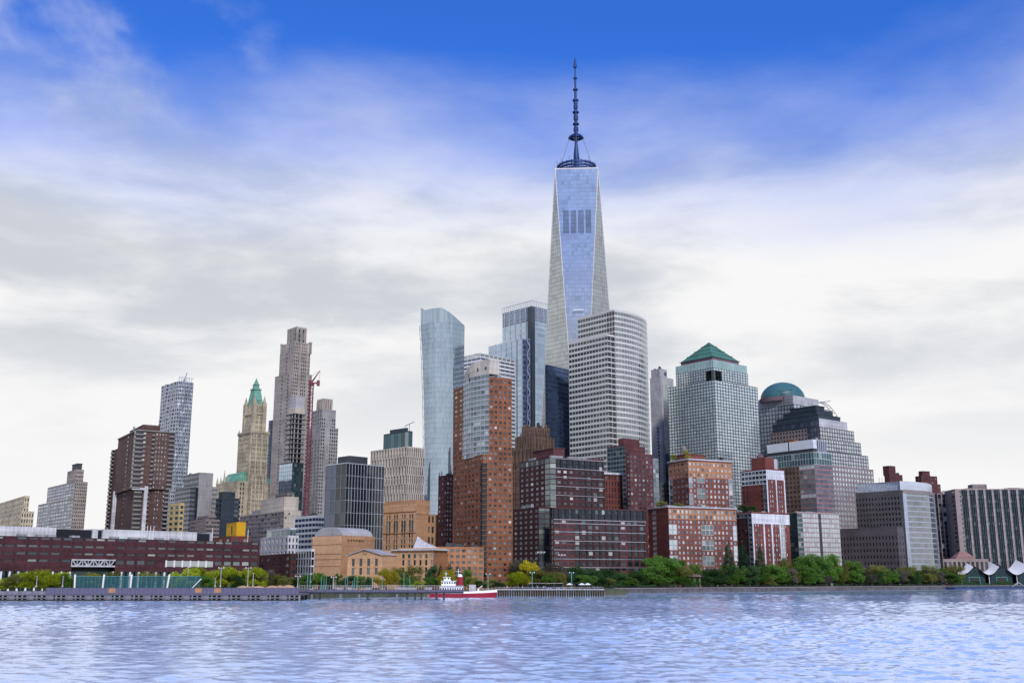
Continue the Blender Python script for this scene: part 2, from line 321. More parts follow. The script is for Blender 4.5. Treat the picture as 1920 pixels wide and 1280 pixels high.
# ------------------------------------------------------------------ the setting: ground, water
LAND = [(-900, 432), (-92, 432), (-84, 470), (-62, 505), (-38, 536), (-8, 552), (60, 575), (60, 650), (500, 1040), (1400, 1838), (2600, 2600), (2600, 9000), (-4000, 9000), (-4000, 432)]
def build_setting():
    g = MB(); g.prism(LAND[::-1], -2, 3.0); g.f = [f[::-1] for f in g.f]
    mat('ground', (.075, .08, .05), .95, var=.3, scale=.05)
    o = obj('ground', g.mesh('ground', 'ground')); tag(o, kind='structure')
    # seawall with a light coping along the esplanade
    sw = MB(); cp = MB()
    pts = LAND[7:10]
    for (x0, y0), (x1, y1) in zip(pts, pts[1:]):
        d = Vector((x1-x0, y1-y0, 0)); L_ = d.length; d.normalize(); n = Vector((d.y, -d.x, 0)); k = int(L_//9)
        for i in range(k):
            a = Vector((x0, y0, 0))+d*(i*9+.04); b = Vector((x0, y0, 0))+d*((i+1)*9-.04)
            q = [a+n*.5, b+n*.5, b-n*.2, a-n*.2]
            sw.prism([(p.x, p.y) for p in q], -2, 2.6)
            q = [a+n*.75, b+n*.75, b-n*.6, a-n*.6]
            cp.prism([(p.x, p.y) for p in q], 2.6, 3.15)
    o = obj('seawall', sw.mesh('seawall', 'seawall')); tag(o, kind='structure')
    c = obj('coping', cp.mesh('coping', 'grey_brown'), o); c['kind'] = 'stuff'
    # river: one sheet, wave relief in view
    rng = np.random.default_rng(5)
    th_f = np.arange(-R(52), R(52), .0036); th_c = np.linspace(R(52), 2*math.pi-R(52.4), 40)
    th = np.concatenate([th_f, th_c]); nt_ = len(th)
    rr = np.concatenate([np.array([6., 20, 40, 60]), 75*np.exp(np.arange(0, math.log(1500/75), .0036)), np.array([2200., 4000., 9000.])]); nr_ = len(rr)
    TH, RR = np.meshgrid(th, rr); X = RR*np.sin(TH); Y = RR*np.cos(TH); Z = np.zeros_like(X)
    for i in range(64):
        lam = .8*(6.8/.8)**(i/63)*rng.uniform(.9, 1.1); ang = R(rng.normal(200, 38)); k = 2*math.pi/lam
        amp = .0092*lam**.62
        fade = np.clip(lam*3.2/(RR*.0045+.1)-1.2, 0, 1)
        Z += amp*fade*np.sin(k*(X*math.sin(ang)+Y*math.cos(ang))+rng.uniform(0, 6.28))
    gust = .72+.45*np.sin(X*.021+Y*.013+1)*np.sin(Y*.017-X*.006+2)
    Z *= np.clip(gust, .35, 1.2); Z[RR < 70] = 0; Z[RR > 1450] = 0; Z[:, len(th_f):] = 0
    co = np.stack([X, Y, Z], -1).reshape(-1, 3)
    i0 = (np.arange(nr_-1)[:, None]*nt_+np.arange(nt_)[None, :]); nx = (np.arange(nt_)+1) % nt_
    i1 = (np.arange(nr_-1)[:, None]*nt_+nx[None, :])
    F = np.stack([i0, i0+nt_, i1+nt_, i1], -1).reshape(-1, 4)
    me = bpy.data.meshes.new('water'); me.vertices.add(len(co)); me.vertices.foreach_set('co', co.ravel())
    me.loops.add(F.size); me.loops.foreach_set('vertex_index', F.ravel()); me.polygons.add(len(F))
    me.polygons.foreach_set('loop_start', np.arange(0, F.size, 4)); me.polygons.foreach_set('use_smooth', np.ones(len(F), bool)); me.update(); me.validate()
    m, nt, b = new_mat('river'); N = nt.nodes.new; L = nt.links.new
    b.inputs['Base Color'].default_value = (.50, .66, .94, 1); b.inputs['Metallic'].default_value = .0; b.inputs['Roughness'].default_value = .015; b.inputs['IOR'].default_value = 3.2
    b.inputs['Specular IOR Level'].default_value = .5
    tc = N('ShaderNodeTexCoord'); mp = N('ShaderNodeMapping'); mp.inputs['Scale'].default_value = (1.0, 1.0, 1); mp.inputs['Rotation'].default_value = (0, 0, .3)
    L(tc.outputs['Object'], mp.inputs[0])
    n1 = N('ShaderNodeTexNoise'); n1.inputs['Scale'].default_value = 1.6; n1.inputs['Detail'].default_value = 6; n1.inputs['Roughness'].default_value = .6; L(mp.outputs[0], n1.inputs[0])
    bp = N('ShaderNodeBump'); bp.inputs['Strength'].default_value = .25; bp.inputs['Distance'].default_value = .15; L(n1.outputs[0], bp.inputs['Height']); L(bp.outputs[0], b.inputs['Normal'])
    me.materials.append(m); o = obj('water', me); tag(o, kind='structure')
build_setting()

# ------------------------------------------------------------------ towers, left to right
def cell_blank(cols):                       # blank columns
    return lambda i, j, n, nr: None if i in cols or (i-n) in cols else {}
def tan_corner():
    b = Bld('stone_building', 'low tan stone block with punched windows at the far left edge', 40, 960, 720, -40, 64, 55)
    st = S('tan_stone', 'g_dark', .45, .62, .3)
    b.tier(960, None, -40, 64, st, 6.5, 4.5, 9.5); d = b.tier(931, 960, -40, 30, st, 6.5, 4.5, 9.5, a=1.5, b=2.0, x1=b.xr(60)-2); b.clutter(d, 3)
    b.done()
tan_corner()
def setback_tan():
    b = Bld('setback_building', 'pale grey-tan setback block with boxy tank tower on its roof', 141, 898, 900, 90, 165, 52)
    sl = S('pale_grey', 'g_pale_win', .82, .5, .25); sr = S('limestone', 'g_dark', .5, .5, .3)
    b.tier(935, None, 75, 165, sr, 5, 3.4, 6.4, sl=sl); d = b.tier(904, 935, 90, 165, sr, 5, 3.4, 6.4, sl=sl)
    y84 = b.yl(84)
    t = b.tier(880, 904, 100, 165, sr, 6, 5, 7, a=b.xr(146), b=6, x1=b.xr(160), y1=b.yl(120)); b.clutter(d, 4, 'limestone', 5)
    def tank(m): m.box(b.xr(148), b.xr(157), 8, b.yl(126), b.z(880)+.9, b.z(868)); m.box(b.xr(148)-.3, b.xr(157)+.3, 7.7, b.yl(126)+.3, b.z(868), b.z(868)+.8)
    b.single('tank_house', 'mech_dark', tank); b.done()
setback_tan()
def brown_apartments():
    b = Bld('apartment_tower', 'tall brown brick apartment tower with stacked balconies and two white columns', 258, 807, 820, 222, 326, 58)
    zlo, zt = b.z(915), b.zt; y1 = b.yl(222); x1 = b.xr(326); fh = 9.0*b.Y*1.03/FPX/1.15
    nf = round((zt-zlo)/fh); zs = [zlo+(zt-zlo)*i/nf for i in range(nf+1)]
    dark = S('brown_brick', 'g_pale_win', .42, .42, .2)
    blk = lambda keep: (lambda i, j, n, nr: {} if i in keep else None)
    # left face of the upper block: blank brick with two window columns near the corner
    b.facade(b.lin((0, y1), (0, 6), 6), zs, dark.but(cell=blk((3, 5)))); b.facade(b.lin((0, 6), (0, 0), 1), zs, dark.but(cell=lambda *a: None))
    n = 12; b.facade(b.lin((0, 0), (x1, 0), n), zs, dark.but(cell=lambda i, j, n, nr: dict(fw=.85) if i in (1, 2) else ({} if i in (5, 6, 7, 8, 9) else None)))
    w = b.get('wall', 'brown_brick'); w.face((x1, 0, zlo), (x1, y1, zlo), (x1, y1, zt), (x1, 0, zt)); w.face((x1, y1, zlo), (0, y1, zlo), (0, y1, zt), (x1, y1, zt))
    b.get('roof', 'roof_gravel').face((0, 0, zt), (x1, 0, zt), (x1, y1, zt), (0, y1, zt))
    co = b.get('cornice', 'balcony', False); co.box(-.7, x1+.7, -.7, y1+.7, zt+.02, zt+.9)
    # lower block, set back behind the columns
    zs2 = b.rows(b.zg, zlo, n=round((zlo-b.zg)/fh)); s2 = dark.but(wall='brown_dark')
    b.facade(b.lin((2, y1), (2, 2), 6), zs2, s2.but(cell=blk((2,)))); b.facade(b.lin((2, 2), (x1-1, 2), 12), zs2, s2.but(cell=blk((3, 7, 8, 10))))
    w.face((0, 0, zlo), (0, y1, zlo), (x1, y1, zlo), (x1, 0, zlo))
    for x, y in ((-.9, y1-3), (x1*.30, -.9)):
        b.single('column', 'white_conc', lambda m: m.box(x, x+2.6, y, y+2.6, b.zg, zlo+2))
    b.single('transfer_beam', 'white_conc', lambda m: m.box(-1.0, x1*.30+1, -1.0, 1, zlo-1, zlo+.6))
    # left wing
    yw = b.yl(207); zw = b.z(820)
    zsw = b.rows(b.zg, zw, n=round((zw-b.zg)/fh)); b.facade(b.lin((3, yw), (3, y1), 3), zsw, dark.but(wall='brown_dark', cell=blk((2,))))
    w2 = b.get('wall', 'brown_dark'); w2.face((3, yw, zw), (3, y1, zw), (12, y1, zw), (12, yw, zw)); w2.face((12, yw, b.zg), (3, yw, b.zg), (3, yw, zw), (12, yw, zw))
    # balcony stacks: each balcony slab with its parapet
    def stack(x0, x1_, y0, y1_, zz):
        me = MB(); me.box(0, x1_-x0, 0, y1_-y0, 0, .3)
        t = .18; me.box(0, x1_-x0, 0, t, .3, 1.15); me.box(0, t, t, y1_-y0, .3, 1.15); me.box(x1_-x0-t, x1_-x0, t, y1_-y0, .3, 1.15)
        ms = me.mesh('balcony', 'balcony'); rz = MB(); rz.box(0, 1, 0, 1, 0, 1)
        for zf in zz[:-1]: obj('balcony', ms, b.root, (x0, y0, zf))
        bk = b.get('balcony_recess', 'g_black', False); bk.box(x0+.25, x1_-.25, y0+.9, y1_-.15, zz[0], zz[-1])
    stack(-1.5, 4.5, -1.5, 4.5, zs); stack(x1*.40, x1*.48, -1.4, .8, zs); stack(x1-3.5, x1+1.3, -1.2, 3, zs); stack(1.2, 7.0, .6, 3.0, zs2); stack(x1*.36, x1*.44, .4, 2.6, zs2); stack(x1-4, x1, 0.6, 3, zs2)
    stack(1.2, 5.2, yw-3.5, yw+1.6, zsw)
    ph = b.get('penthouse', 'brown_dark', False); ph.box(5, x1*.66, 5, y1*.75, zt+.9, b.z(793)); b.single('vent_stack', 'mech_grey', lambda m: m.box(4, 5.2, y1*.5, y1*.5+1.2, zt+.9, b.z(789)))
    b.done()
brown_apartments()
def wavy_tower():
    b = Bld('steel_tower', 'slim tower of rippling stainless steel behind the brown brick apartments', 335, 714, 1360, 303, 363, 50)
    st = S('steel_mid', 'g_dark', .6, .62, .3, part='wall')
    x1, y1 = b.x1, b.y1; zs = b.rows(b.zg, b.zt, 7.0)
    def ripple(t, z, s): return 2.6*math.sin(t*9+z*.021+s)*math.sin(z*.034+t*4+s*2)+1.2*math.sin(z*.05+t*14)
    n = 10; b.facade(lambda k, z: (x1*k/n, -abs(ripple(k/n, z, 0))*(0 < k < n)), zs, st, n)
    b.facade(lambda k, z: (-abs(ripple(k/n, z, 2))*(0 < k < n), y1*(1-k/n)), zs, st, n)
    w = b.get('wall', 'steel_mid'); w.face((x1, 0, 3), (x1, y1, 3), (x1, y1, b.zt), (x1, 0, b.zt)); w.face((x1, y1, 3), (0, y1, 3), (0, y1, b.zt), (x1, y1, b.zt)); w.face((0, 0, b.zt), (x1, 0, b.zt), (x1, y1, b.zt), (0, y1, b.zt))
    # recessed centre seam on the corner, crown openings, cleaning rig
    cr = b.get('crown_screen', 'steel_pale', False)
    for k in range(6): cr.box(x1*k/6+.3, x1*k/6+1.1, -.2, .4, b.zt, b.zt+5)
    cr.box(0, x1, -.2, .4, b.zt+5, b.zt+5.8)
    for k in range(4): b.single('crown_opening', 'g_deepblue', lambda m: m.box(-.4, 0.6, y1*(.12+.22*k), y1*(.12+.22*k)+3.6, b.zt-17, b.zt-3))
    b.single('roof_crane', 'mech_grey', lambda m: (m.bar((x1*.45, 4, b.zt+2), (x1*.6, 4, b.zt+13), .5), m.box(x1*.42, x1*.52, 3, 6, b.zt, b.zt+4)))
    b.done()
wavy_tower()
def grey_block():
    b = Bld('office_block', 'grey office block with dark glass side and blank tan end wall', 374, 887, 1000, 345, 400, 52)
    d = b.tier(887, None, 346, 400, S('grey_stone', 'g_dark', .1, .1, .05, cell=lambda i, j, n, nr: None), 4, 12, 9, sl=S('mullion_dark', 'g_slate', .94, .6, .1)); b.clutter(d, 2)
    b.tier(912, None, 345, 410, S('grey_stone', 'g_slate', .6, .55, .2), 4, 5, 8, a=b.xr(401), b=2, y1=18)
    b.tier(915, None, 342, 373, S('mullion_dark', 'g_slate', .95, .55, .1), 5, 5, 8, a=-6, b=4, x1=-.3)
    b.done()
grey_block()
def small_blocks_left():
    b = Bld('yellow_building', 'narrow pale yellow stone building with square dark windows beside brown apartments', 337, 945, 700, 317, 346, 48)
    b.tier(945, None, 317, 346, S('yellow_stone', 'g_teal', .62, .55, .3, indiv='window'), 9, 8, 9.5, roof='roof_gravel'); b.done()
    b = Bld('terraced_building', 'dusky brown stepped building with banded terraces behind the long maroon building', 386, 975, 780, 358, 412, 50)
    st = S('grey_brown', 'g_dark', .9, .45, .3)
    b.tier(975, None, 358, 412, st, 5, 5, 7); b.tier(967, 975, 362, 408, st, 5, 5, 8, a=3, b=3); d = b.tier(958, 967, 380, 405, st, 6, 5, 5, a=6, b=6); b.clutter(d, 1); b.done()
    b = Bld('teal_building', 'dark teal rendered building with balcony comb along its left edge', 416, 935, 830, 405, 449, 54)
    b.tier(935, None, 405, 449, S('lead_dark', 'g_teal', .7, .6, .2, cell=lambda i, j, n, nr: None if i < n-1 else dict(pane='g_office')), 5, 10, 8, sl=S('lead_dark', 'g_teal', .8, .6, .3))
    b.single('roof_house', 'lead_dark', lambda m: m.box(2, 12, 4, 12, b.zt+.9, b.zt+6)); b.done()
    b = Bld('slab_building', 'long mauve-grey slab with ribbon windows and cream stair tower', 533, 958, 760, 450, 565, 55)
    d = b.tier(958, None, 450, 565, S('cream_stone', 'g_dark', .5, .4, .25, cell=lambda i, j, n, nr: {} if (i*7+j*3) % 5 == 0 else None), 6, 6, 7.5, sl=S('grey_brown', 'g_pale_win', .9, .5, .25)); b.clutter(d, 3)
    b.tier(932, 957, 488, 562, S('cream_stone', 'g_dark', .4, .4, .2, cell=lambda i, j, n, nr: None), 8, 8, 8, a=1, b=3, y1=b.yl(486)); b.tier(924, 932, 505, 556, S('grey_brown', 'g_office', .8, .6, .2), 8, 8, 8, a=4, b=5); b.done()
    b = Bld('mechanical_house', 'bright yellow rooftop plant box with dark louvre doors on a brick base', 444, 979, 640, 425, 461, 60)
    zb = b.z(1006)
    b.tier(979, 1006, 425, 461, S('gold_paint', 'g_black', .5, .4, .2, cell=lambda *a: None), 20, 20, 27, sl=S('gold_paint', 'mech_dark', .5, .55, .3, cell=lambda i, j, n, nr: {} if i == 1 else dict(fw=.12)), nl=3, rn=1, par=.3)
    b.tier(1006, None, 408, 467, S('red_brick', 'g_dark', .4, .4, .2), 14, 14, 12, a=-4, b=-4, par=.4)
    b.done()
    b = Bld('white_building', 'small white building with green glass top floor and black windows', 541, 991, 640, 490, 561, 58)
    st = S('white_conc', 'g_dark', .45, .62, .3, indiv='window')
    b.tier(1006, None, 490, 561, st, 7, 6, 11.5); b.tier(991, 1006, 496, 557, S('white_conc', 'g_teal', .94, .85, .1), 9, 9, 15, a=1.5, b=1.5, rn=1); b.done()
    b = Bld('navy_building', 'low dark blue glass block with white mullions beside the tan theatre block', 584, 1032, 580, 554, 590, 52)
    b.tier(1032, None, 554, 590, S('mullion_white', 'g_black', .8, .82, .2), 5, 5, 12, sl=S('steel_pale', 'g_black', .72, .8, .2, indiv='window')); b.done()
    b = Bld('banded_building', 'blue-grey banded office block behind the tan theatre block', 592, 968, 700, 553, 625, 50)
    b.tier(968, None, 553, 625, S('steel_pale', 'g_deepblue', .95, .55, .2), 6, 6, 9.5); b.done()
    b = Bld('brick_warehouse', 'low dark maroon warehouse between the long building and the blue glass block', 545, 1040, 590, 486, 556, 60)
    b.tier(1040, None, 486, 556, S('red_dark', 'g_dark', .5, .45, .3), 11, 9, 11); b.done()
small_blocks_left()
def gothic_tower():
    b = Bld('gothic_tower', 'cream stone gothic skyscraper with green copper pyramid spire', 470, 812, 1195, 447, 504, 52)
    st = S('wool_stone', 'g_dark', .46, .74, .9, part='wall')
    cl = lambda i, j, n, nr: None if (i % 4 == 0 or i == n-1) else {}
    A = (447, 504); x1, y1 = b.x1, b.y1
    def bandz(z, a, x2, y2, h=2.2, e=1.0): b.get('cornice', 'wool_stone', False).box(-e+a, x2+e, -e+a, y2+e, z, z+h)
    b.tier(812, None, *A, st.but(cell=cl), 3, 3, 8, nl=9, nr=13)
    bandz(b.z(812)+.9, 0, x1, y1)
    t2 = (4, x1-4, 4, y1-4); b.tier(776, 812, *A, st.but(cell=cl), 3, 3, 8, nl=9, nr=9, a=4, b=4, x1=x1-4, y1=y1-4); bandz(b.z(776)+.9, 4, x1-4, y1-4)
    b.tier(756, 776, *A, st.but(cell=cl), 3, 3, 8, nl=9, nr=9, a=6, b=6, x1=x1-6, y1=y1-6)
    # copper pyramid roof and lantern
    zr = b.z(756)+.9; c = (x1/2, y1/2); rf = MB()
    def sq(h, k=0): return [(c[0]-h+k, c[1]-h), (c[0]+h, c[1]-h), (c[0]+h, c[1]+h), (c[0]-h, c[1]+h)]
    hw = (x1-12)/2; hw2 = (y1-12)/2
    base = [(6, 6), (x1-6, 6), (x1-6, y1-6), (6, y1-6)]
    rf.prism(base, zr, b.z(726), sq(4.2)); rf.prism(sq(5), b.z(726), b.z(724)); rf.prism(sq(3.4), b.z(724), b.z(716), sq(2.4)); rf.prism(sq(3.2), b.z(716), b.z(715)); rf.prism(sq(2.3), b.z(715), b.z(703), sq(.15))
    for k in range(5):                      # dormers on the two faces in view
        x = 9+(x1-18)*k/4; rf.prism([(x-1, 6.1), (x+1, 6.1), (x+1, 10), (x-1, 10)], zr, zr+6, [(x, 7), (x+.05, 7), (x+.05, 10), (x, 10)])
        y = 9+(y1-18)*k/4; rf.prism([(6.1, y-1), (10, y-1), (10, y+1), (6.1, y+1)], zr, zr+6, [(7, y), (10, y), (10, y+.05), (7, y+.05)])
    obj('spire_roof', rf.mesh('spire_roof', 'copper'), b.root)
    for (x, y) in ((5, 5), (x1-5, 5), (x1-5, y1-5), (5, y1-5)):
        m = MB(); m.prism([(x-2.2, y-2.2), (x+2.2, y-2.2), (x+2.2, y+2.2), (x-2.2, y+2.2)], b.z(812)+3, b.z(752)); m.prism([(x-1.7, y-1.7), (x+1.7, y-1.7), (x+1.7, y+1.7), (x-1.7, y+1.7)], b.z(752), b.z(738), [(x-.1, y-.1), (x+.1, y-.1), (x+.1, y+.1), (x-.1, y+.1)])
        obj('pinnacle', m.mesh('pinnacle', 'wool_stone'), b.root)
    for (x, y) in ((.5, .5), (x1-.5, .5), (.5, y1-.5)):
        m = MB(); m.prism([(x-1.5, y-1.5), (x+1.5, y-1.5), (x+1.5, y+1.5), (x-1.5, y+1.5)], b.z(812), b.z(800), [(x-.1, y-.1), (x+.1, y-.1), (x+.1, y+.1), (x-.1, y+.1)]); obj('pinnacle', m.mesh('pinnacle', 'wool_stone'), b.root)
    # broad base block with copper roofs
    zb = b.z(900); yb = b.yl(432)
    b.tier(904, None, 432, 470, st.but(cell=lambda i, j, n, nr: None if i % 3 == 0 else {}), 3, 3, 8, a=-14, b=-2, x1=-1, y1=yb, nl=18, nr=4)
    b.tier(892, None, 432, 470, st.but(cell=lambda i, j, n, nr: None if i % 3 == 0 else {}), 3, 3, 8, a=.5, b=-8, x1=x1*.74, y1=-.5, nl=3, nr=11)
    m = MB(); zc = b.z(904); m.prism([(-14, 3), (-1, 3), (-1, yb-10), (-14, yb-10)], zc+.9, zc+12, [(-4, 3), (-1, 3), (-1, yb-10), (-4, yb-10)]); obj('copper_roof', m.mesh('copper_roof', 'copper'), b.root)
    m = MB(); m.prism([(x1+.2, 2), (x1+26, 2), (x1+26, 26), (x1+.2, 26)], b.z(905), b.z(893), [(x1+.2, 8), (x1+26, 8), (x1+26, 26), (x1+.2, 26)]); obj('copper_roof', m.mesh('copper_roof', 'copper'), b.root)
    b.tier(905, None, 470, 515, st.but(cell=lambda i, j, n, nr: None if i % 3 == 0 else {}), 3, 3, 8, a=x1+.3, b=2, x1=x1+26, y1=26, nr=8, nl=5)
    for k in range(4):
        x, y = -13, y1*.8+(yb-y1*.8)*k/3-1; m = MB(); m.prism([(x-1.3, y-1.3), (x+1.3, y-1.3), (x+1.3, y+1.3), (x-1.3, y+1.3)], zc, zc+9+(k == 1)*7, [(x-.1, y-.1), (x+.1, y-.1), (x+.1, y+.1), (x-.1, y+.1)]); obj('pinnacle', m.mesh('pinnacle', 'wool_stone'), b.root)
    b.done()
gothic_tower()
def sandstone_tower():
    b = Bld('limestone_tower', 'tallest slender limestone tower with stepped crown behind the pink crane', 553, 632, 1130, 526, 582, 48)
    st = S('limestone', 'g_dark', .5, .55, .4); cl = lambda i, j, n, nr: None if i % 4 == 3 else {}
    st = st.but(cell=cl)
    sl = st.but(cell=lambda i, j, n, nr: None if i in (0, 1, 3, n-1) else {})
    b.tier(700, None, 522, 586, st, 5, 3.4, 6.6, a=-2, b=-2, sl=sl); b.tier(658, 700, 526, 583, st, 5, 3.4, 6.6, sl=sl); b.tier(640, 658, 529, 581, st, 5, 3.6, 6.6, a=2, b=2, sl=sl)
    d = b.tier(613, 640, 532, 578, st.but(fw=.62, fh=.8, cell=lambda i, j, n, nr: None if i % 2 == 0 or j > 2 else {}), 5, 5, 8, a=4, b=4, sl=S('limestone', 'g_office', .5, .8, .6, cell=lambda i, j, n, nr: None if i % 2 == 0 else {}), par=2)
    for (x, y) in ((b.xr(583)-2, -1.2), (0, b.yl(526)-2)):   # open corner pylons
        for dx in (0, 1.8): b.single('pylon', 'limestone', lambda m: m.box(x+dx, x+dx+.7, y-.6, y+1.6, b.z(659), b.z(640)))
        b.single('pylon_head', 'limestone', lambda m: m.box(x-.2, x+2.7, y-.8, y+1.8, b.z(640), b.z(637)))
    b.clutter(d, 2, 'limestone'); b.done()
    b = Bld('dark_slab_tower', 'narrow dark blue glass tower between the gothic tower and limestone tower', 513, 788, 1350, 504, 535, 50)
    b.tier(788, None, 504, 535, S('mullion_dark', 'g_deepblue', .9, .6, .1), 4, 4, 6); b.done()
    b = Bld('grey_deco_tower', 'grey stone tower with fluted crown right of the pink crane', 604, 768, 1050, 582, 633, 52)
    st = S('grey_stone', 'g_dark', .55, .58, .35, cell=lambda i, j, n, nr: {} if j < nr-3 else None)
    b.tier(802, None, 582, 634, st.but(cell=lambda i, j, n, nr: None if i in (2, 3) else {}), 5, 3.6, 6.3, a=-1.5, b=-1.5, sl=st); b.tier(768, 803, 586, 630, st.but(cell=lambda i, j, n, nr: None if (i in (2, 3, 4) or j > nr-3) else {}), 5, 3.6, 6.3, sl=st.but(cell=None))
    d = b.tier(753, 768, 588, 626, S('limestone', 'g_office', .45, .9, .5), 5, 4, 15, a=3, b=3, rn=1, par=1.5)
    for k in range(4): b.box('crown_fin', 'limestone', 3+(d[1]-3)*k/4, 4.6+(d[1]-3)*k/4, 1.6, 3.0, d[5]-12, d[5]+4)
    for k in range(4): b.box('crown_fin', 'limestone', 1.6, 3.0, 3+(d[3]-4.6)*k/4, 4.6+(d[3]-4.6)*k/4, d[5]-12, d[5]+4)
    b.done()
sandstone_tower()
def construction_tower():
    b = Bld('unfinished_tower', 'unfinished tower with bare concrete floors above new blue glass', 553, 775, 1000, 537, 577, 45)
    zg = b.z(868); zs = b.rows(zg, b.z(775), 8.5); x1, y1 = b.xr(574), b.yl(537)
    for z in zs:
        b.single('floor_slab', 'balcony', lambda m: m.box(-.4, x1, -.4, y1, z, z+.55))
    for x in (0.4, x1*.35, x1*.7, x1-1.2): b.single('column', 'grey_stone', lambda m: m.box(x, x+.8, .4, 1.2, zg, zs[-1]))
    for y in (y1*.35, y1*.7, y1-1.2): b.single('column', 'grey_stone', lambda m: m.box(.4, 1.2, y, y+.8, zg, zs[-1]))
    b.single('core', 'mech_dark', lambda m: m.box(4, x1-.5, 4, y1-1, zg, zs[-1]))
    b.single('formwork', 'cream_stone', lambda m: m.box(1, x1-1, 1, y1-2, zs[-1]+.55, b.z(763))); b.single('formwork_screen', 'pale_grey', lambda m: m.box(1.5, x1-1.5, 1.5, y1-2.5, b.z(763), b.z(742)))
    b.tier(868, None, 530, 572, S('mullion_dark', 'g_teal', .92, .7, .1), 4, 4, 7, a=-1, b=-1, sl=S('mullion_grey', 'g_blue', .92, .92, .08)); b.done()
    # tower crane: square lattice mast, slewing cab, luffing jib, counterweight arm
    Y = 985; x = xat(577, Y, 100); r = empty('tower_crane', (x, Y, 3)); tag(r, 'pink tower crane with lattice mast climbing beside the unfinished tower', 'crane')
    zt = zat(722, Y)-3; m = MB(); a = 1.6
    for sx in (-a, a):
        for sy in (-a, a): m.bar((sx, sy, 0), (sx, sy, zt), .3)
    k = int(zt/4)
    for i in range(k):
        z0, z1 = zt*i/k, zt*(i+1)/k
        for (p, q) in (((-a, -a), (a, -a)), ((a, -a), (a, a)), ((a, a), (-a, a)), ((-a, a), (-a, -a))):
            if i % 2: p, q = q, p
            m.bar((*p, z0), (*q, z1), .2); m.bar((*p, z1), (*q, z1), .18)
    o = obj('mast', m.mesh('mast', 'crane_pink'), r); o['kind'] = 'stuff'
    m = MB(); m.box(-2.2, 2.2, -2.2, 2.2, zt, zt+1.6); m.box(-2.2, 1.2, -2.8, -.8, zt+1.6, zt+4.4); obj('cab', m.mesh('cab', 'crane_pink'), r)
    m = MB(); m.box(1, 7, -1.6, 1.6, zt+1.6, zt+2.5); m.box(5, 7.4, -1.8, 1.8, zt-.5, zt+4.5); obj('counterweight', m.mesh('counterweight', 'crane_pink'), r)
    m = MB(); p = Vector((0, 0, zt+2)); q = Vector((7.5, 0, zt+14))
    for o_ in ((0, .7, 0), (0, -.7, 0), (-.7, 0, .7)): m.bar(p+Vector(o_), q, .3)
    m.bar(q, (7.2, 0, zt+5), .12); m.bar(q, (-1, 0, zt+8), .12); m.bar((-1, 0, zt), (-1, 0, zt+8), .3)
    obj('jib', m.mesh('jib', 'crane_pink'), r)
construction_tower()
def black_glass():
    b = Bld('glass_office', 'black glass office block gridded by thin silver lines above the tan school', 650, 868, 640, 611, 721, 46)
    rn = 9; sil = 'steel_pale'
    d = b.tier(868, None, 611, 721, S(sil, 'g_black', .88, .965, .3, indiv='window'), 13, 5.4, 22, sl=S('mullion_grey', 'g_black', .93, .95, .25, indiv='window', cell=lambda i, j, n, nr: dict(pane='g_slate') if i < 2 else {}), nl=4, par=.4)
    b.single('roof_plant', 'mech_dark', lambda m: m.box(d[0]+4, d[1]*.62, d[2]+3, d[3]*.7, d[5], b.z(852))); b.clutter(d, 3, 'mech_dark'); b.done()
    b = Bld('white_grid_building', 'white staggered-rib office building with dark glass penthouse', 764, 838, 720, 695, 796, 44)
    st = S('cream_stone', 'g_black', .5, .92, .7, indiv='window')
    class Z_: pass
    d = b.tier(838, None, 695, 796, st.but(fh=.93, cell=lambda i, j, n, nr: dict(fw=.5, ux=.2 if j % 2 else -.2)), 5.3, 4.2, 16, par=.6)
    t = b.tier(806, 838, 708, 782, S('lead_dark', 'g_teal', .97, .97, .06), 8, 8, 32, a=5, b=5, rn=1, par=.5)
    b.single('roof_plant', 'lead_dark', lambda m: m.box(7, t[1]-3, 8, t[3]-6, t[5], t[5]+3)); b.single('aerial', 'mech_dark', lambda m: (m.bar((9, 9, t[5]), (9, 9, t[5]+6), .2), m.bar((9, 14, t[5]+5), (9, 4, t[5]+7), .22))); b.clutter(t, 4, 'lead_dark', 5)
    b.done()
black_glass()
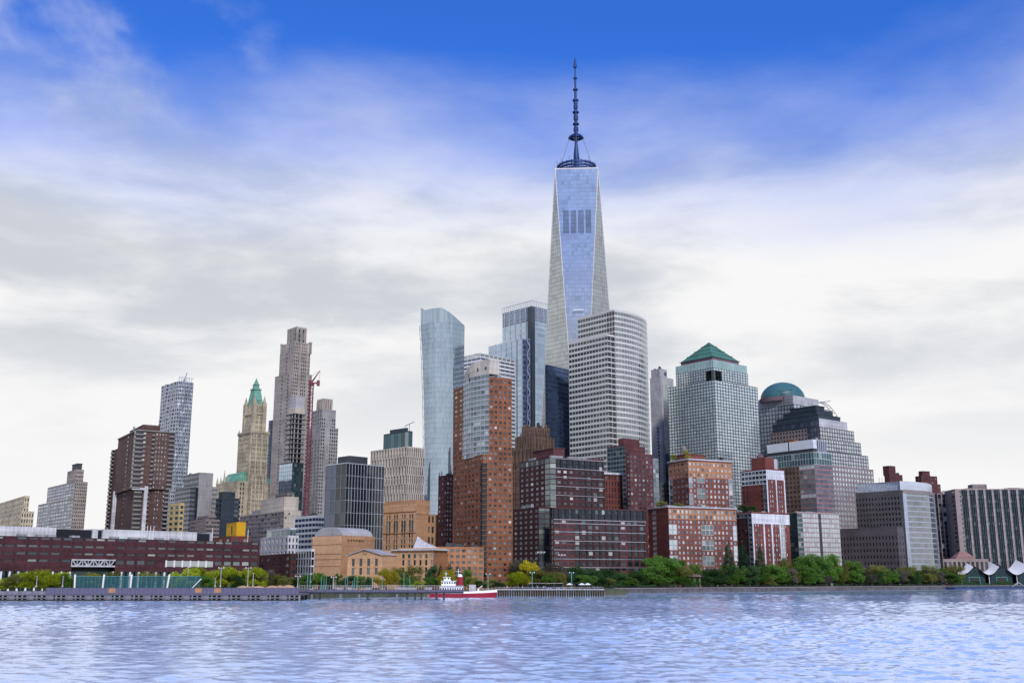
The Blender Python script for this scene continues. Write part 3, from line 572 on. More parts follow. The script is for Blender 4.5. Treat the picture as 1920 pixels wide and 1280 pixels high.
def flared_tower():
    b = Bld('flared_glass_tower', 'pale blue curved glass tower flaring outward at its top', 828, 574, 882, 801, 871, 46)
    zt = b.zt; x1, y1 = b.x1, b.y1
    def fl(z): t = max(0, (z-60)/(zt-60)); return t**2.4*5.5
    # rounded plan, swelling with height; parameter runs left rear -> front -> right rear
    def path(k, z, n=52):
        e = fl(z); t = k/n; r = 15
        L1 = y1-r+e*1.5; L2 = x1-r+e*.4; A = r*math.pi/2; tot = L1+A+L2; s_ = t*tot
        if s_ < L1: return (-e*.35, y1+e*1.5-s_)
        if s_ < L1+A: a = (s_-L1)/r; return (-e*.35+r-r*math.cos(a), r-r*math.sin(a))
        return (-e*.35+r+(s_-L1-A), 0)
    zs = b.rows(b.zg, zt-13, 9.2); st = S('mullion_grey', 'g_blue', .82, .965, .07, jit=.004)
    b.facade(path, zs, st, 52)
    # crown: sloping parapet, lower to the right
    n = 52; w = b.get('wall', 'mullion_grey'); z0 = zs[-1]; pm = b.get('window_glass', 'g_blue', False)
    def ctop(k): t = k/n; return zt+3.5*max(0, 1-t/.12) if t < .5 else zt-(t-.5)*25
    for k in range(n):
        p, q = path(k, z0), path(k+1, z0); w.face((p[0]*.998+.03, p[1]*.998+.05, z0), (q[0]*.998+.03, q[1]*.998+.05, z0), (q[0]*.998+.03, q[1]*.998+.05, max(z0+.3, ctop(k+1))), (p[0]*.998+.03, p[1]*.998+.05, max(z0+.3, ctop(k)))); e = .09*(Vector(q)-Vector(p)); p, q = Vector(p)+e, Vector(q)-e; pm.face((*p, z0+.2), (*q, z0+.2), (*q, max(z0+.3, ctop(k+1))), (*p, max(z0+.3, ctop(k))))
    P = [path(k, z0) for k in range(n+1)]; X2 = x1+fl(zt)*.5; Y2 = y1+fl(zt)*1.5
    w.face(*[(p[0], p[1], z0-.05) for p in P], (X2, Y2, z0-.05))
    for za, zb in zip(zs, zs[1:]):
        p, q, p2, q2 = path(0, za), path(n, za), path(0, zb), path(n, zb); k0, k1 = (q[0], p[1]), (q2[0], p2[1])
        w.face((*q, za), (*k0, za), (*k1, zb), (*q2, zb)); w.face((*k0, za), (*p, za), (*p2, zb), (*k1, zb))
    # open edge frame on the left
    fr = b.get('edge_frame', 'mullion_dark', False)
    for j in range(0, len(zs)-1, 2):
        p = path(0, zs[j]); q = path(0, zs[j+1]); fr.bar((p[0], p[1]+.2, zs[j]), (q[0]-.2, q[1]+1.6, zs[j+1]), .14)
    for j in range(len(zs)-1): p = path(0, zs[j]); q = path(0, zs[j+1]); fr.bar((p[0], p[1]+1.5, zs[j]), (q[0], q[1]+1.5, zs[j+1]), .2)
    b.done()
    b = Bld('maroon_brick_block', 'narrow maroon brick block wedged between blue glass and orange brick towers', 838, 893, 660, 818, 880, 48)
    b.tier(893, None, 822, 880, S('red_dark', 'g_white_blind', .5, .5, .25), 5, 5, 8); b.done()
flared_tower()
def white_trim_tower():
    b = Bld('glass_slab_tower', 'pale lavender glass office tower with louvred top behind the orange brick tower', 901, 663, 1000, 868, 965, 44)
    ribs = S('mullion_white', 'g_sky', .98, .62, .15)
    b.tier(690, None, 868, 966, ribs, 9, 9, 7.5, par=0); b.tier(668, 690, 868, 965, S('mullion_white', 'g_slate', .97, .5, .4), 9, 9, 8, par=0, rn=3); d = b.tier(662, 668, 868, 965, S('mullion_white', 'g_sky', .9, .8, .3), 8, 8, 6, par=.2, rn=1)
    b.done()
white_trim_tower()
def orange_tower():
    b = Bld('orange_brick_tower', 'tall orange brick tower with green glass bay and curved white cap', 905, 853, 600, 848, 961, 62)
    br = S('orange_brick', 'g_white_blind', .56, .50, .25, part='wall')
    zb, zt = b.z(853), b.z(708); x1 = b.xr(960)
    # lower tower: wide left face of brick; dark balcony slot on the corner
    ylo = b.yl(848)
    b.tier(853, None, 850, 961, br, 8, 8.6, 9.2, sl=br, nr=6, nl=8, par=.5)
    m = b.get('balcony_slot', 'g_black', False); m.box(-.3, 2.6, -.32, 1.4, b.zg, b.z(868))
    for z in b.rows(b.zg, b.z(868), 9.2): obj('balcony', b_mesh('balcony', (-.6, 2.9, -.9, 1.2, 0, .35), 'orange_brick'), b.root, (0, 0, z))
    # upper slabs
    xb = b.xr(917)
    d = b.tier(708, 853, 868, 958, br, 9, 9, 9.2, a=xb, b=.3, x1=x1, y1=18, sl=br.but(cell=lambda *a: None), nr=5, nl=3)
    y0 = b.yl(866); d2 = b.tier(713, 853, 848, 900, br, 8, 8, 9.2, a=.4, b=y0, x1=9, y1=ylo, nl=2, nr=2)
    # glass bay, bowed outward, between the slabs
    n = 9; zbb = b.z(853); ztt = b.z(699); P = []
    A, B_ = Vector((.4, y0)), Vector((xb, .3)); mid = (A+B_)/2; nn = Vector((-(B_-A).y, (B_-A).x)).normalized(); nn = -nn if nn.y > 0 else nn
    for k in range(n+1):
        t = k/n; p = A.lerp(B_, t)+nn*(2.6*math.sin(math.pi*t)); P.append((p.x, p.y))
    b.facade(P, b.rows(zbb, ztt, 9.2), S('steel_mid', 'g_green', .9, .7, .3, part='bay_frame', glass='bay_glass'))
    b.get('bay_frame', 'steel_pale').face(*[(p[0], p[1], ztt) for p in P], (xb, 14, ztt), (6, y0+3, ztt))
    # curved white cap: quarter-barrel rising from left to right over the bay
    cap = MB(); z0, z1 = ztt, b.z(672); n2 = 12; D = 7
    T = [z0+(z1-z0)*(.30+.70*math.sin(math.pi/2*min(1, k/n*1.35)))*(1 if k else .0) for k in range(n+1)]
    for k in range(n):
        cap.face((*P[k], z0), (*P[k+1], z0), (*P[k+1], T[k+1]), (*P[k], T[k]))
        q0 = (P[k][0]-nn.x*D, P[k][1]-nn.y*D); q1 = (P[k+1][0]-nn.x*D, P[k+1][1]-nn.y*D)
        cap.face((*P[k], T[k]), (*P[k+1], T[k+1]), (*q1, T[k+1]), (*q0, T[k])); cap.face((*q1, z0), (*q0, z0), (*q0, T[k]), (*q1, T[k+1]))
    q1 = (P[n][0]-nn.x*D, P[n][1]-nn.y*D); cap.face((*P[n], z0), (*q1, z0), (*q1, T[n]), (*P[n], T[n]))
    obj('curved_cap', cap.mesh('curved_cap', 'cream_stone'), b.root)
    for k, h in ((3, .6), (6, .25), (8, .25)):
        a = Vector((*P[k], 0)); c = Vector((*P[k+1], 0)); z = T[k]-4; e = (c-a)*.35; o = nn*.08
        mm = MB(); mm.prism([(a.x+o.x, a.y+o.y), (a.x+e.x+o.x, a.y+e.y+o.y), (a.x+e.x-o.x, a.y+e.y-o.y), (a.x-o.x, a.y-o.y)], z-8*h, z); obj('cap_window', mm.mesh('cap_window', 'g_black'), b.root)
    b.clutter(d, 2); b.done()
    # orange podium
    b = Bld('orange_podium', 'low orange brick wing with paired windows below the orange tower', 820, 1026, 585, 812, 907, 72)
    b.tier(1026, None, 812, 907, S('orange_light', 'g_office', .55, .5, .3, indiv='window'), 9, 10.5, 9.8, par=.5, sl=S('tan_brick_dark', 'g_dark', .5, .5, .3)); b.done()
def b_mesh(name, d, m, _c={}):
    k = (name, d, m)
    if k not in _c: mb = MB(); mb.box(*d); _c[k] = mb.mesh(name, m)
    return _c[k]
orange_tower()
def braced_tower():
    b = Bld('braced_glass_tower', 'blue glass skyscraper with exposed diagonal bracing and louvred crown', 997, 571, 1206, 942, 1031, 47)
    gl = S('steel_pale', 'g_blue', .975, .80, .1, jit=.006); x1, y1 = b.x1, b.y1
    b.tier(601, None, 942, 1031, gl.but(pane='g_blue'), 11, 12, 9.5, par=0, nr=3)
    b.tier(573, 601, 942, 1031, S('steel_pale', 'g_deepblue', .95, .55, .5), 11, 12, 4, par=0, nr=3)
    cr = b.get('crown_screen', 'steel_pale', False)
    for k in range(15): cr.box(-.2, .2, y1*k/14-.3, y1*k/14+.3, b.zt-3, b.zt+5)
    for k in range(9): cr.box(x1*k/8-.3, x1*k/8+.3, -.2, .2, b.zt-3, b.zt+5)
    cr.box(-.3, .3, 0, y1, b.zt+4.6, b.zt+5.2); cr.box(0, x1, -.3, .3, b.zt+4.6, b.zt+5.2)
    for k in range(6): b.box('rib', 'steel_pale', -.8, -.05, y1*k/5.5, y1*k/5.5+.7, b.zg, b.z(573))
    # front shoulder
    xs = -9; b.tier(636, None, 931, 997, gl, 11, 12, 9.5, a=xs, b=y1*.13, x1=-1.0, y1=b.yl(931)+4, nr=2, nl=6, par=.5)
    for k in range(6): b.box('rib', 'steel_pale', xs-.8, xs-.05, y1*(.13+.18*k), y1*(.13+.18*k)+.7, b.zg, b.z(634))
    # dark corner slot with K-bracing
    b.box('corner_slot', 'mullion_deep', -1.2, 4.2, -.9, y1*.12, b.zg, b.z(573)-1)
    br = MB(); zt = b.z(636); h = (b.z(636)-b.z(664)); z = zt; i = 0; ya, yb = 1, y1*.11
    xx = -2.4
    while z > 60:
        br.bar((xx, yb, z), (xx, ya, z-h/2), 1.0); br.bar((xx, ya, z-h/2), (xx, yb, z-h), 1.0); br.bar((xx, ya, z), (xx, yb, z), .6); z -= h
    br.bar((xx, yb, 60), (xx, yb, zt), .6); br.bar((xx, ya, 60), (xx, ya, zt), .4)
    obj('brace', br.mesh('brace', 'white_paint'), b.root); b.done()
    b = Bld('navy_glass_tower', 'dark navy glass tower at the foot of the spired tower', 1027, 684, 930, 1020, 1075, 40)
    b.tier(684, None, 1022, 1080, S('mullion_dark', 'g_deepblue', .97, .78, .08), 6, 8, 8.5, par=.2); b.done()
braced_tower()
def spired_tower():
    Y = 1030; zt = zat(317, Y-21.6); X = xat(1083.5, Y-21.6, zt); bear = math.atan2(X, Y)
    r = empty('spired_tower', (X, Y, 0), -bear); tag(r, 'tallest faceted glass tower with ring and blue mast on top', 'tower')
    H0 = 58; hb = 43.1; ht = 30.5
    base = [(0, -hb), (hb, 0), (0, hb), (-hb, 0)]; c45 = ht*math.cos(math.pi/4); top = [(-c45, -c45), (c45, -c45), (c45, c45), (-c45, c45)]
    m = MB(); m.prism(base, 3, H0); obj('podium', m.mesh('podium', 'mullion_grey'), r)
    tris = []
    for i in range(4):
        j = (i+1) % 4
        tris.append([Vector((*top[i], zt)), Vector((*top[j], zt)), Vector((*base[i], H0))])
        tris.append([Vector((*base[i], H0)), Vector((*base[j], H0)), Vector((*top[j], zt))])
    core = MB(True)
    for t in tris: core.face(*t)
    core.face(*[Vector((*p, zt)) for p in top]); obj('facet', core.mesh('facet', 'mullion_grey'), r)
    pan = MB()
    def clip(poly, n, d):
        out = []
        for i in range(len(poly)):
            a, b_ = poly[i], poly[(i+1) % len(poly)]; da, db = a.dot(n)-d, b_.dot(n)-d
            if da >= 0: out.append(a)
            if da*db < 0: out.append(a+(b_-a)*(da/(da-db)))
        return out
    nf = 84; fh = (zt-H0)/nf
    for ti, t in enumerate(tris):
        cen = sum(t, Vector())/3
        if cen.y > 8: continue
        nrm = (t[1]-t[0]).cross(t[2]-t[0]).normalized()
        if nrm.dot(Vector((cen.x, cen.y, 0))) < 0: nrm = -nrm
        u = Vector((0, 0, 1)).cross(nrm).normalized(); us = [p.dot(u) for p in t]; u0, u1 = min(us), max(us); cw = 3.05
        for f in range(nf):
            za, zb = H0+f*fh+.14, H0+(f+1)*fh-.14
            row = clip(clip(list(t), Vector((0, 0, 1)), za), Vector((0, 0, -1)), -zb)
            if len(row) < 3: continue
            k0 = math.floor(u0/cw); k1 = math.ceil(u1/cw)
            for k in range(k0, k1):
                p = clip(clip(row, u, k*cw+.07), -u, -((k+1)*cw-.07))
                if len(p) < 3: continue
                cc = sum(p, Vector())/len(p); j1, j2 = random.gauss(0, .0022), random.gauss(0, .0022)
                pan.face(*[q+nrm*(.10+(q-cc).dot(u)*j1+(q-cc).z*j2) for q in p])
    o = obj('window_glass', pan.mesh('window_glass', 'g_sky'), r); o['kind'] = 'stuff'
    for i in range(4):
        for (p, q) in ((top[i], base[i]), (top[(i+1) % 4], base[i])):
            m = MB(); m.bar((*p, zt), (*q, H0), .42, 6); obj('edge_strip', m.mesh('edge_strip', 'steel_edge'), r)
    m = MB(); m.prism([(p[0]*1.01, p[1]*1.01) for p in top], zt, zt+1.2); obj('parapet', m.mesh('parapet', 'steel_edge'), r)
    # louvred plant floors on the face in view
    n0 = tris[0]
    for g in range(4):
        for k in range(5):
            x = -13.6+g*7.4+k*1.12; za, zb = zat(436, Y-28), zat(393, Y-26)
            yy = lambda z: -c45+(-hb+c45)*(zt-z)/(zt-H0)
            m = MB(); m.face((x, yy(za)-.35, za), (x+.5, yy(za)-.35, za), (x+.5, yy(zb)-.35, zb), (x, yy(zb)-.35, zb)); m.face((x+.5, yy(za)-.35, za), (x+.5, yy(za)+.1, za), (x+.5, yy(zb)+.1, zb), (x+.5, yy(zb)-.35, zb)); m.face((x, yy(za)+.1, za), (x, yy(za)-.35, za), (x, yy(zb)-.35, zb), (x, yy(zb)+.1, zb))
            obj('louvre', m.mesh('louvre', 'void_dark'), r)
    # communications ring
    z0 = zt+1.2; zr = zat(299, Y-20)
    for k in range(3):
        zz = z0+2+(zr-z0-3)*k/2; m = MB(); m.lathe([(18.6, zz-.9), (20.2, zz-.9), (20.2, zz+.9), (18.6, zz+.9), (18.6, zz-.9)], 40); obj('ring', m.mesh('ring', 'mast_blue'), r)
    for k in range(24):
        a = 2*math.pi*k/24; m = MB(); m.bar((19.4*math.cos(a), 19.4*math.sin(a), z0), (19.4*math.cos(a), 19.4*math.sin(a), zr+1), .4); m.bar((19.4*math.cos(a), 19.4*math.sin(a), zr), (6*math.cos(a), 6*math.sin(a), z0+1), .25); obj('ring_post', m.mesh('ring_post', 'mast_blue'), r)
    for k in range(12):
        a = 2*math.pi*(k+.3)/12; m = MB(); m.bar((20*math.cos(a), 20*math.sin(a), zr), (20*math.cos(a), 20*math.sin(a), zr+random.uniform(2, 6)), .18); obj('aerial', m.mesh('aerial', 'mast_blue'), r)
    m = MB(); m.lathe([(8, z0), (8, z0+8), (5, z0+8)], 16); obj('mast_base', m.mesh('mast_base', 'mast_blue'), r)
    zz = lambda py: zat(py, Y)
    k_ = .82; mast = MB(); mast.lathe([(k_*r_, z_) for r_, z_ in [(3.9, z0+6), (3.4, zz(290)), (1.7, zz(268)), (2.9, zz(256)), (2.4, zz(248)), (2.6, zz(240)), (1.8, zz(231)), (2.6, zz(222)), (2.4, zz(212)), (1.7, zz(204)), (2.6, zz(194)), (2.3, zz(189)), (1.6, zz(186)), (1.6, zz(170)), (1.2, zz(169)), (1.2, zz(149)), (.9, zz(148)), (.8, zz(129))]], 12)
    obj('mast', mast.mesh('mast', 'mast_blue'), r)
    tip = MB(); tip.lathe([(.8, zz(129)), (1.9, zz(127)), (1.6, zz(121)), (.1, zz(108))], 10); obj('beacon', tip.mesh('beacon', 'mast_blue'), r)
    for py, rad, h in ((168.5, 2.6, 1.2), (147, 2.0, 1.4), (188.5, 3.1, 1.5), (211, 3.3, 1.3), (233, 3.3, 1.3), (222, 2.4, 4), (201, 2.2, 4), (243, 2.6, 3)):
        m = MB(); m.lathe([(.5, zz(py)-h/2), (rad, zz(py)-h/2), (rad, zz(py)+h/2), (.5, zz(py)+h/2)], 14); obj('collar', m.mesh('collar', 'mast_blue'), r)
    # arched cradle and guy cables
    zc = zz(259); m = MB(); P = [(7.4*math.cos(math.pi*k/10), zc-1+5.6*math.sin(math.pi*k/10)) for k in range(11)]
    for (xa, za), (xb, zb) in zip(P, P[1:]): m.bar((xa, 0, za), (xb, 0, zb), .8, 6); m.bar((0, xa, za), (0, xb, zb), .8, 6)
    m.lathe([(3, zc-.4), (7.4, zc-.4), (7.4, zc+.4), (3, zc+.4)], 16); obj('cradle', m.mesh('cradle', 'mast_blue'), r)
    for (dx, dy) in ((1, 0), (-1, 0), (0, 1), (0, -1)):
        m = MB(); m.bar((7*dx, 7*dy, zc-1), (17*dx, 17*dy, zr-1), .22, 4); obj('guy_cable', m.mesh('guy_cable', 'mullion_grey'), r)
    m = MB(); m.box(-5, 5, -hb*.78, -hb*.78+.4, zat(581, Y-34), zat(579.5, Y-34)); obj('cleaning_cradle', m.mesh('cleaning_cradle', 'white_paint'), r)
spired_tower()
def banded_curve_tower():
    b = Bld('banded_curved_tower', 'white-banded office tower with curved glass river front', 1152, 582, 880, 1083, 1215, 48)
    rh = b.rows(b.zg, b.zt, 9.7); y1 = b.yl(1083)
    bd = S('spandrel_white', 'g_bands', .93, .58, .22, off=.0)
    # curved front: heading swings from 60 to -10 degrees
    X_, Y_, P = 0.0, 0.0, [(0, 0)]; n = 26; r = 69
    for k in range(n):
        a = R(48-(60-72*(k+.5)/n)); d = r*R(72)/n; X_ += d*math.cos(a); Y_ += d*math.sin(a); P.append((X_, Y_))
    b.facade(P, rh, bd.but(pane='g_curve', fh=.62, wall='spandrel_white'))
    b.facade(b.lin((0, y1), (0, 0), 14), rh, bd.but(cell=lambda i, j, n, nr: {} if i < n-3 else dict(pane='g_black', fh=.78)))
    w = b.get('roof', 'roof_gravel'); w.face(*[(p[0], p[1], b.zt-.02) for p in P], (0, y1, b.zt-.02)); ww = b.get('wall', 'spandrel_white'); ww.face((P[-1][0], P[-1][1], 3), (0, y1, 3), (0, y1, b.zt), (*P[-1], b.zt))
    pr = b.get('parapet', 'spandrel_white', False)
    for p, q in zip(P, P[1:]): pr.face((*p, b.zt), (*q, b.zt), (*q, b.zt+1.2), (*p, b.zt+1.2))
    pr.box(-.2, .3, 0, y1, b.zt, b.zt+1.2)
    # lower wing standing proud of the left face
    yw0 = b.yl(1151); yw1 = b.yl(1079); zw = b.z(629); a = -9
    zs = [z for z in rh if z <= zw]; b.facade(b.lin((a, yw1), (a, yw0), 13), zs, bd); b.facade(b.lin((a, yw0), (0, yw0), 2), zs, bd.but(pane='g_black', fh=.78))
    zq = zs[-1]; w.face((a, yw0, zq), (-.1, yw0, zq), (-.1, yw1, zq), (a, yw1, zq)); ww.face((0, yw1, 3), (a, yw1, 3), (a, yw1, zq), (0, yw1, zq)); pr.box(a-.1, a+.3, yw0, yw1, zq, zq+1.2); pr.box(a+.3, -.1, yw0-.1, yw0+.3, zq, zq+1.2)
    if yw1 > y1: ww.face((0, y1, 3), (0, yw1, 3), (0, yw1, zq), (0, y1, zq))
    b.done()
    b = Bld('slender_pale_tower', 'slender pale stone and blue glass tower squeezed beside the curved white tower', 1238, 692, 1020, 1218, 1258, 46)
    b.tier(706, None, 1218, 1262, S('pale_grey', 'g_deepblue', .55, .7, .3, cell=lambda i, j, n, nr: dict(fw=.98, fh=.95, rec=.05, pane='g_sky' if j > nr*.62 else 'g_deepblue') if i in (1, 2, 3) else None), 5, 4, 6, sl=S('pale_grey', 'g_deepblue', .6, .6, .3, cell=lambda i, j, n, nr: {} if i == 2 and j < nr*.75 else None), par=.2)
    b.tier(692, 706, 1220, 1252, S('pale_grey', 'g_teal', .8, .5, .6, cell=lambda i, j, n, nr: {} if i > 0 else None), 9, 8, 14, a=.5, b=1, rn=1, sl=S('pale_grey', 'g_black', .2, .9, 1, cell=lambda i, j, n, nr: {} if i == 1 else None)); b.done()
banded_curve_tower()
def deco_block():
    b = Bld('deco_brick_block', 'brown art deco brick block with ragged fluted crown behind the dark red apartments', 1000, 842, 830, 955, 1046, 45)
    st = S('deco_brick', 'g_dark', .42, .75, .7); cl = lambda i, j, n, nr: None if i % 3 == 0 else {}
    b.tier(842, None, 955, 1050, st.but(cell=cl), 4.5, 4.5, 9); b.tier(818, 842, 964, 1042, st.but(cell=cl), 4.5, 4.5, 12, a=3, b=3); d = b.tier(801, 818, 972, 1038, st.but(cell=cl), 4.5, 4.5, 16, a=6, b=6, rn=1)
    for (a, x1, e, y1, z0, z1) in ((0, b.x1, 0, b.y1, b.z(842)-12, b.z(842)), (3, b.xr(1042), 3, b.yl(964), b.z(818)-9, b.z(818)), (6, b.xr(1038), 6, b.yl(972), b.z(801)-9, b.z(801))):
        for k in range(7):
            x = a+(x1-a)*k/6.2; y = e+(y1-e)*k/6.2; h = random.uniform(1, 4.5)
            m = MB(); m.prism([(x, e-.9), (x+1.6, e-.9), (x+1.6, e+.8), (x, e+.8)], z0, z1+h); obj('buttress', m.mesh('buttress', 'deco_brick'), b.root)
            m = MB(); m.prism([(a-.9, y), (a+.8, y), (a+.8, y+1.6), (a-.9, y+1.6)], z0, z1+h); obj('buttress', m.mesh('buttress', 'deco_brick'), b.root)
    b.clutter(d, 3, 'mech_dark', 6); b.done()
deco_block()
mat('lead_black', (.022, .022, .026), .6)
def dark_red_apartments():
    b = Bld('dark_brick_apartments', 'large near-black red brick apartment block with glass corner bay and white floor lines', 1031, 858, 725, 974, 1132, 60)
    br = S('red_dark', 'g_white_blind', .56, .52, .25); gl = 'g_dark'
    def front(i, j, n, nr):
        if i in (0,): return dict(fw=.92, fh=.86, pane='g_green', rec=.08)
        if j >= nr-2: return dict(fw=.55, fh=.88, pane='g_night', wall='lead_black', rec=.6)
        if 5 <= i <= 8: return dict(fw=.66, fh=.74, pane='g_night', wall='red_dark', rec=.5)
        return {}
    d = b.tier(858, None, 974, 1132, br.but(cell=front), 10, 10.8, 9.2, sl=br.but(cell=lambda i, j, n, nr: dict(fw=.92, fh=.86, pane='g_green', rec=.08) if i == n-1 else (dict(fw=.5, fh=.9, wall='mullion_dark') if j >= nr-1 else {})), par=.5)
    for py in (858, 876, 893, 910, 927): b.box('floor_line', 'pale_grey', -.25, d[1], -.28, -.02, b.z(py)-.2, b.z(py)+.12)
    b.single('penthouse', 'maroon', lambda m: (m.box(6, d[1]*.34, 5, d[3]*.8, d[5], b.z(838)), m.box(5.6, d[1]*.34+.4, 4.6, d[3]*.8+.4, b.z(838), b.z(838)+.6)))
    b.single('roof_sign_frame', 'mech_grey', lambda m: m.box(2, 12, 2, 4, d[5]+.5, d[5]+2)); b.clutter(d, 5); b.done()
    b = Bld('dark_brick_wing', 'lower near-black brick wing with blue glass strips and white floor lines along the riverside trees', 1038, 952, 692, 1030, 1209, 64)
    def f2(i, j, n, nr):
        if j >= nr-2: return dict(fw=.5, fh=.9, pane='g_night', wall='lead_black', rec=.6)
        if 3 <= i <= 9 or i >= n-3: return dict(fw=.66, fh=.78, pane='g_night', wall='red_dark', rec=.5)
        return dict(fw=.62)
    d = b.tier(952, None, 1030, 1209, br.but(cell=f2, wall='maroon', pane='g_night', indiv='window'), 8, 12.2, 9.0, par=.6); b.clutter(d, 5, 'mech_dark', 2)
    for py in (973, 980, 996, 1013, 1030, 1047, 1063): b.box('floor_line', 'steel_pale', -.25, d[1], -.3, -.03, b.z(py)-.12, b.z(py)+.12)
    b.done()
    b = Bld('dark_brick_side_wing', 'dark brick side wing behind yellow-green trees left of the glass bay', 1010, 952, 710, 962, 1034, 62)
    d = b.tier(952, None, 962, 1034, br.but(wall='red_dark', cell=lambda i, j, n, nr: dict(fw=.95, fh=.86, pane='g_green', rec=.06) if i <= 1 else {}), 10, 10, 9.2, sl=br.but(pane='g_dark')); b.done()
    b = Bld('cornice_brick_block', 'red-brown brick block with white cornice peeking over the dark apartments', 1134, 889, 800, 1128, 1167, 66)
    d = b.tier(889, None, 1128, 1167, S('red_brick', 'g_dark', .36, .7, .3), 6, 6, 11, par=0); b.single('cornice', 'white_conc', lambda m: m.box(-1, d[1]+1, -1, d[3]+1, d[5], d[5]+1.6)); b.single('roof_house', 'maroon', lambda m: m.box(-14, 4, 8, 24, d[5]-2, d[5]+12)); b.done()
    b = Bld('teal_glass_brick_tower', 'teal glass and maroon brick tower in front of the curved white tower', 1172, 828, 830, 1138, 1209, 50)
    d = b.tier(836, None, 1138, 1209, S('maroon', 'g_dark', .1, .1, .05, cell=lambda *a: None), 6, 12, 8, sl=S('mullion_grey', 'g_teal', .93, .72, .12)); b.single('roof_house', 'maroon', lambda m: m.box(1.5, d[1]-3, 3, d[3]*.45, d[5]+.9, b.z(820))); b.done()
    b = Bld('red_brick_tower', 'red-brown brick tower with chamfered corner and green glass side', 1180, 851, 785, 1174, 1224, 60)
    d = b.tier(851, None, 1174, 1224, S('maroon', 'g_white_blind', .52, .55, .25), 6, 7, 8.3); b.clutter(d, 4, 'mech_grey', 2)
    b.tier(856, None, 1200, 1240, S('mullion_grey', 'g_green', .9, .7, .1), 6, 7, 8.3, a=d[1]+.2, b=5, x1=d[1]+9, y1=18, nr=3, nl=3); b.done()
    b = Bld('teal_low_block', 'low grey-green block glimpsed between red brick tower and red-orange apartments', 1225, 918, 840, 1218, 1260, 55)
    b.tier(905, None, 1218, 1262, S('grey_granite', 'g_teal', .6, .6, .2), 7, 7, 9); b.done()
dark_red_apartments()
def pyramid_tower():
    b = Bld('pyramid_roof_tower', 'gridded glass tower with green copper pyramid roof', 1338, 694, 930, 1254, 1416, 50)
    st = S('mullion_deep', 'g_pale', .78, .78, .15, jit=.005)
    cp = 4.9; rp = 5.75
    b.tier(713, None, 1254, 1416, st, cp, cp, rp, a=-2, b=-2, par=.2)
    dk = lambda side: (lambda i, j, n, nr: dict(fw=1, fh=1, rec=2.5, pane='g_black') if (i < 3 if side else i >= n-3) and nr-5 <= j < nr-1 else {})
    b.tier(688, 713, 1266, 1404, st.but(cell=dk(1)), cp, cp, rp, a=1, b=1, sl=st.but(cell=dk(0)), par=0, rn=5)
    d = b.tier(673, 688, 1266, 1403, S('copper_pale', 'g_pale', .1, .1, .05, cell=lambda *a: None), 3, 3, 14, a=1, b=1, par=0)
    fin = b.get('fin', 'copper_pale', False)
    for k in range(26): fin.box(1+(d[1]-1)*k/26, 1.5+(d[1]-1)*k/26, .6, 1, b.z(688), b.z(673)); fin.box(.6, 1, 1+(d[3]-1)*k/26, 1.5+(d[3]-1)*k/26, b.z(688), b.z(673))
    x2, y2 = b.xr(1393), b.yl(1272); z0, z1 = b.z(673), b.z(666)
    m = MB(); m.prism([(4, 4), (x2, 4), (x2, y2), (4, y2)], z0, z1); obj('roof_drum', m.mesh('roof_drum', 'drum_brown'), b.root)
    zp = b.z(627); c = ((x2+4)/2, (y2+4)/2); m = MB(); E = [(3.4, 3.4), (x2+.6, 3.4), (x2+.6, y2+.6), (3.4, y2+.6)]
    k_ = 4
    for k in range(k_):
        f = lambda t: [(c[0]+(p[0]-c[0])*(1-t), c[1]+(p[1]-c[1])*(1-t)) for p in E]
        t0, t1 = k/k_, (k+1)/k_ if k < k_-1 else .995
        m.prism(f(t0), z1+(zp-z1)*t0, z1+(zp-z1)*t1-.01, f(t1))
        e = .35; q = [(p[0]+(e if p[0] > c[0] else -e), p[1]+(e if p[1] > c[1] else -e)) for p in f(t0)]; m.prism(q, z1+(zp-z1)*t0, z1+(zp-z1)*t0+.5)
    obj('pyramid_roof', m.mesh('pyramid_roof', 'copper_dark2'), b.root); b.done()
mat('copper_pale', (.30, .40, .38), .6, var=.15, streak=1); mat('copper_dark2', (.06, .165, .13), .6, var=.25)
pyramid_tower()
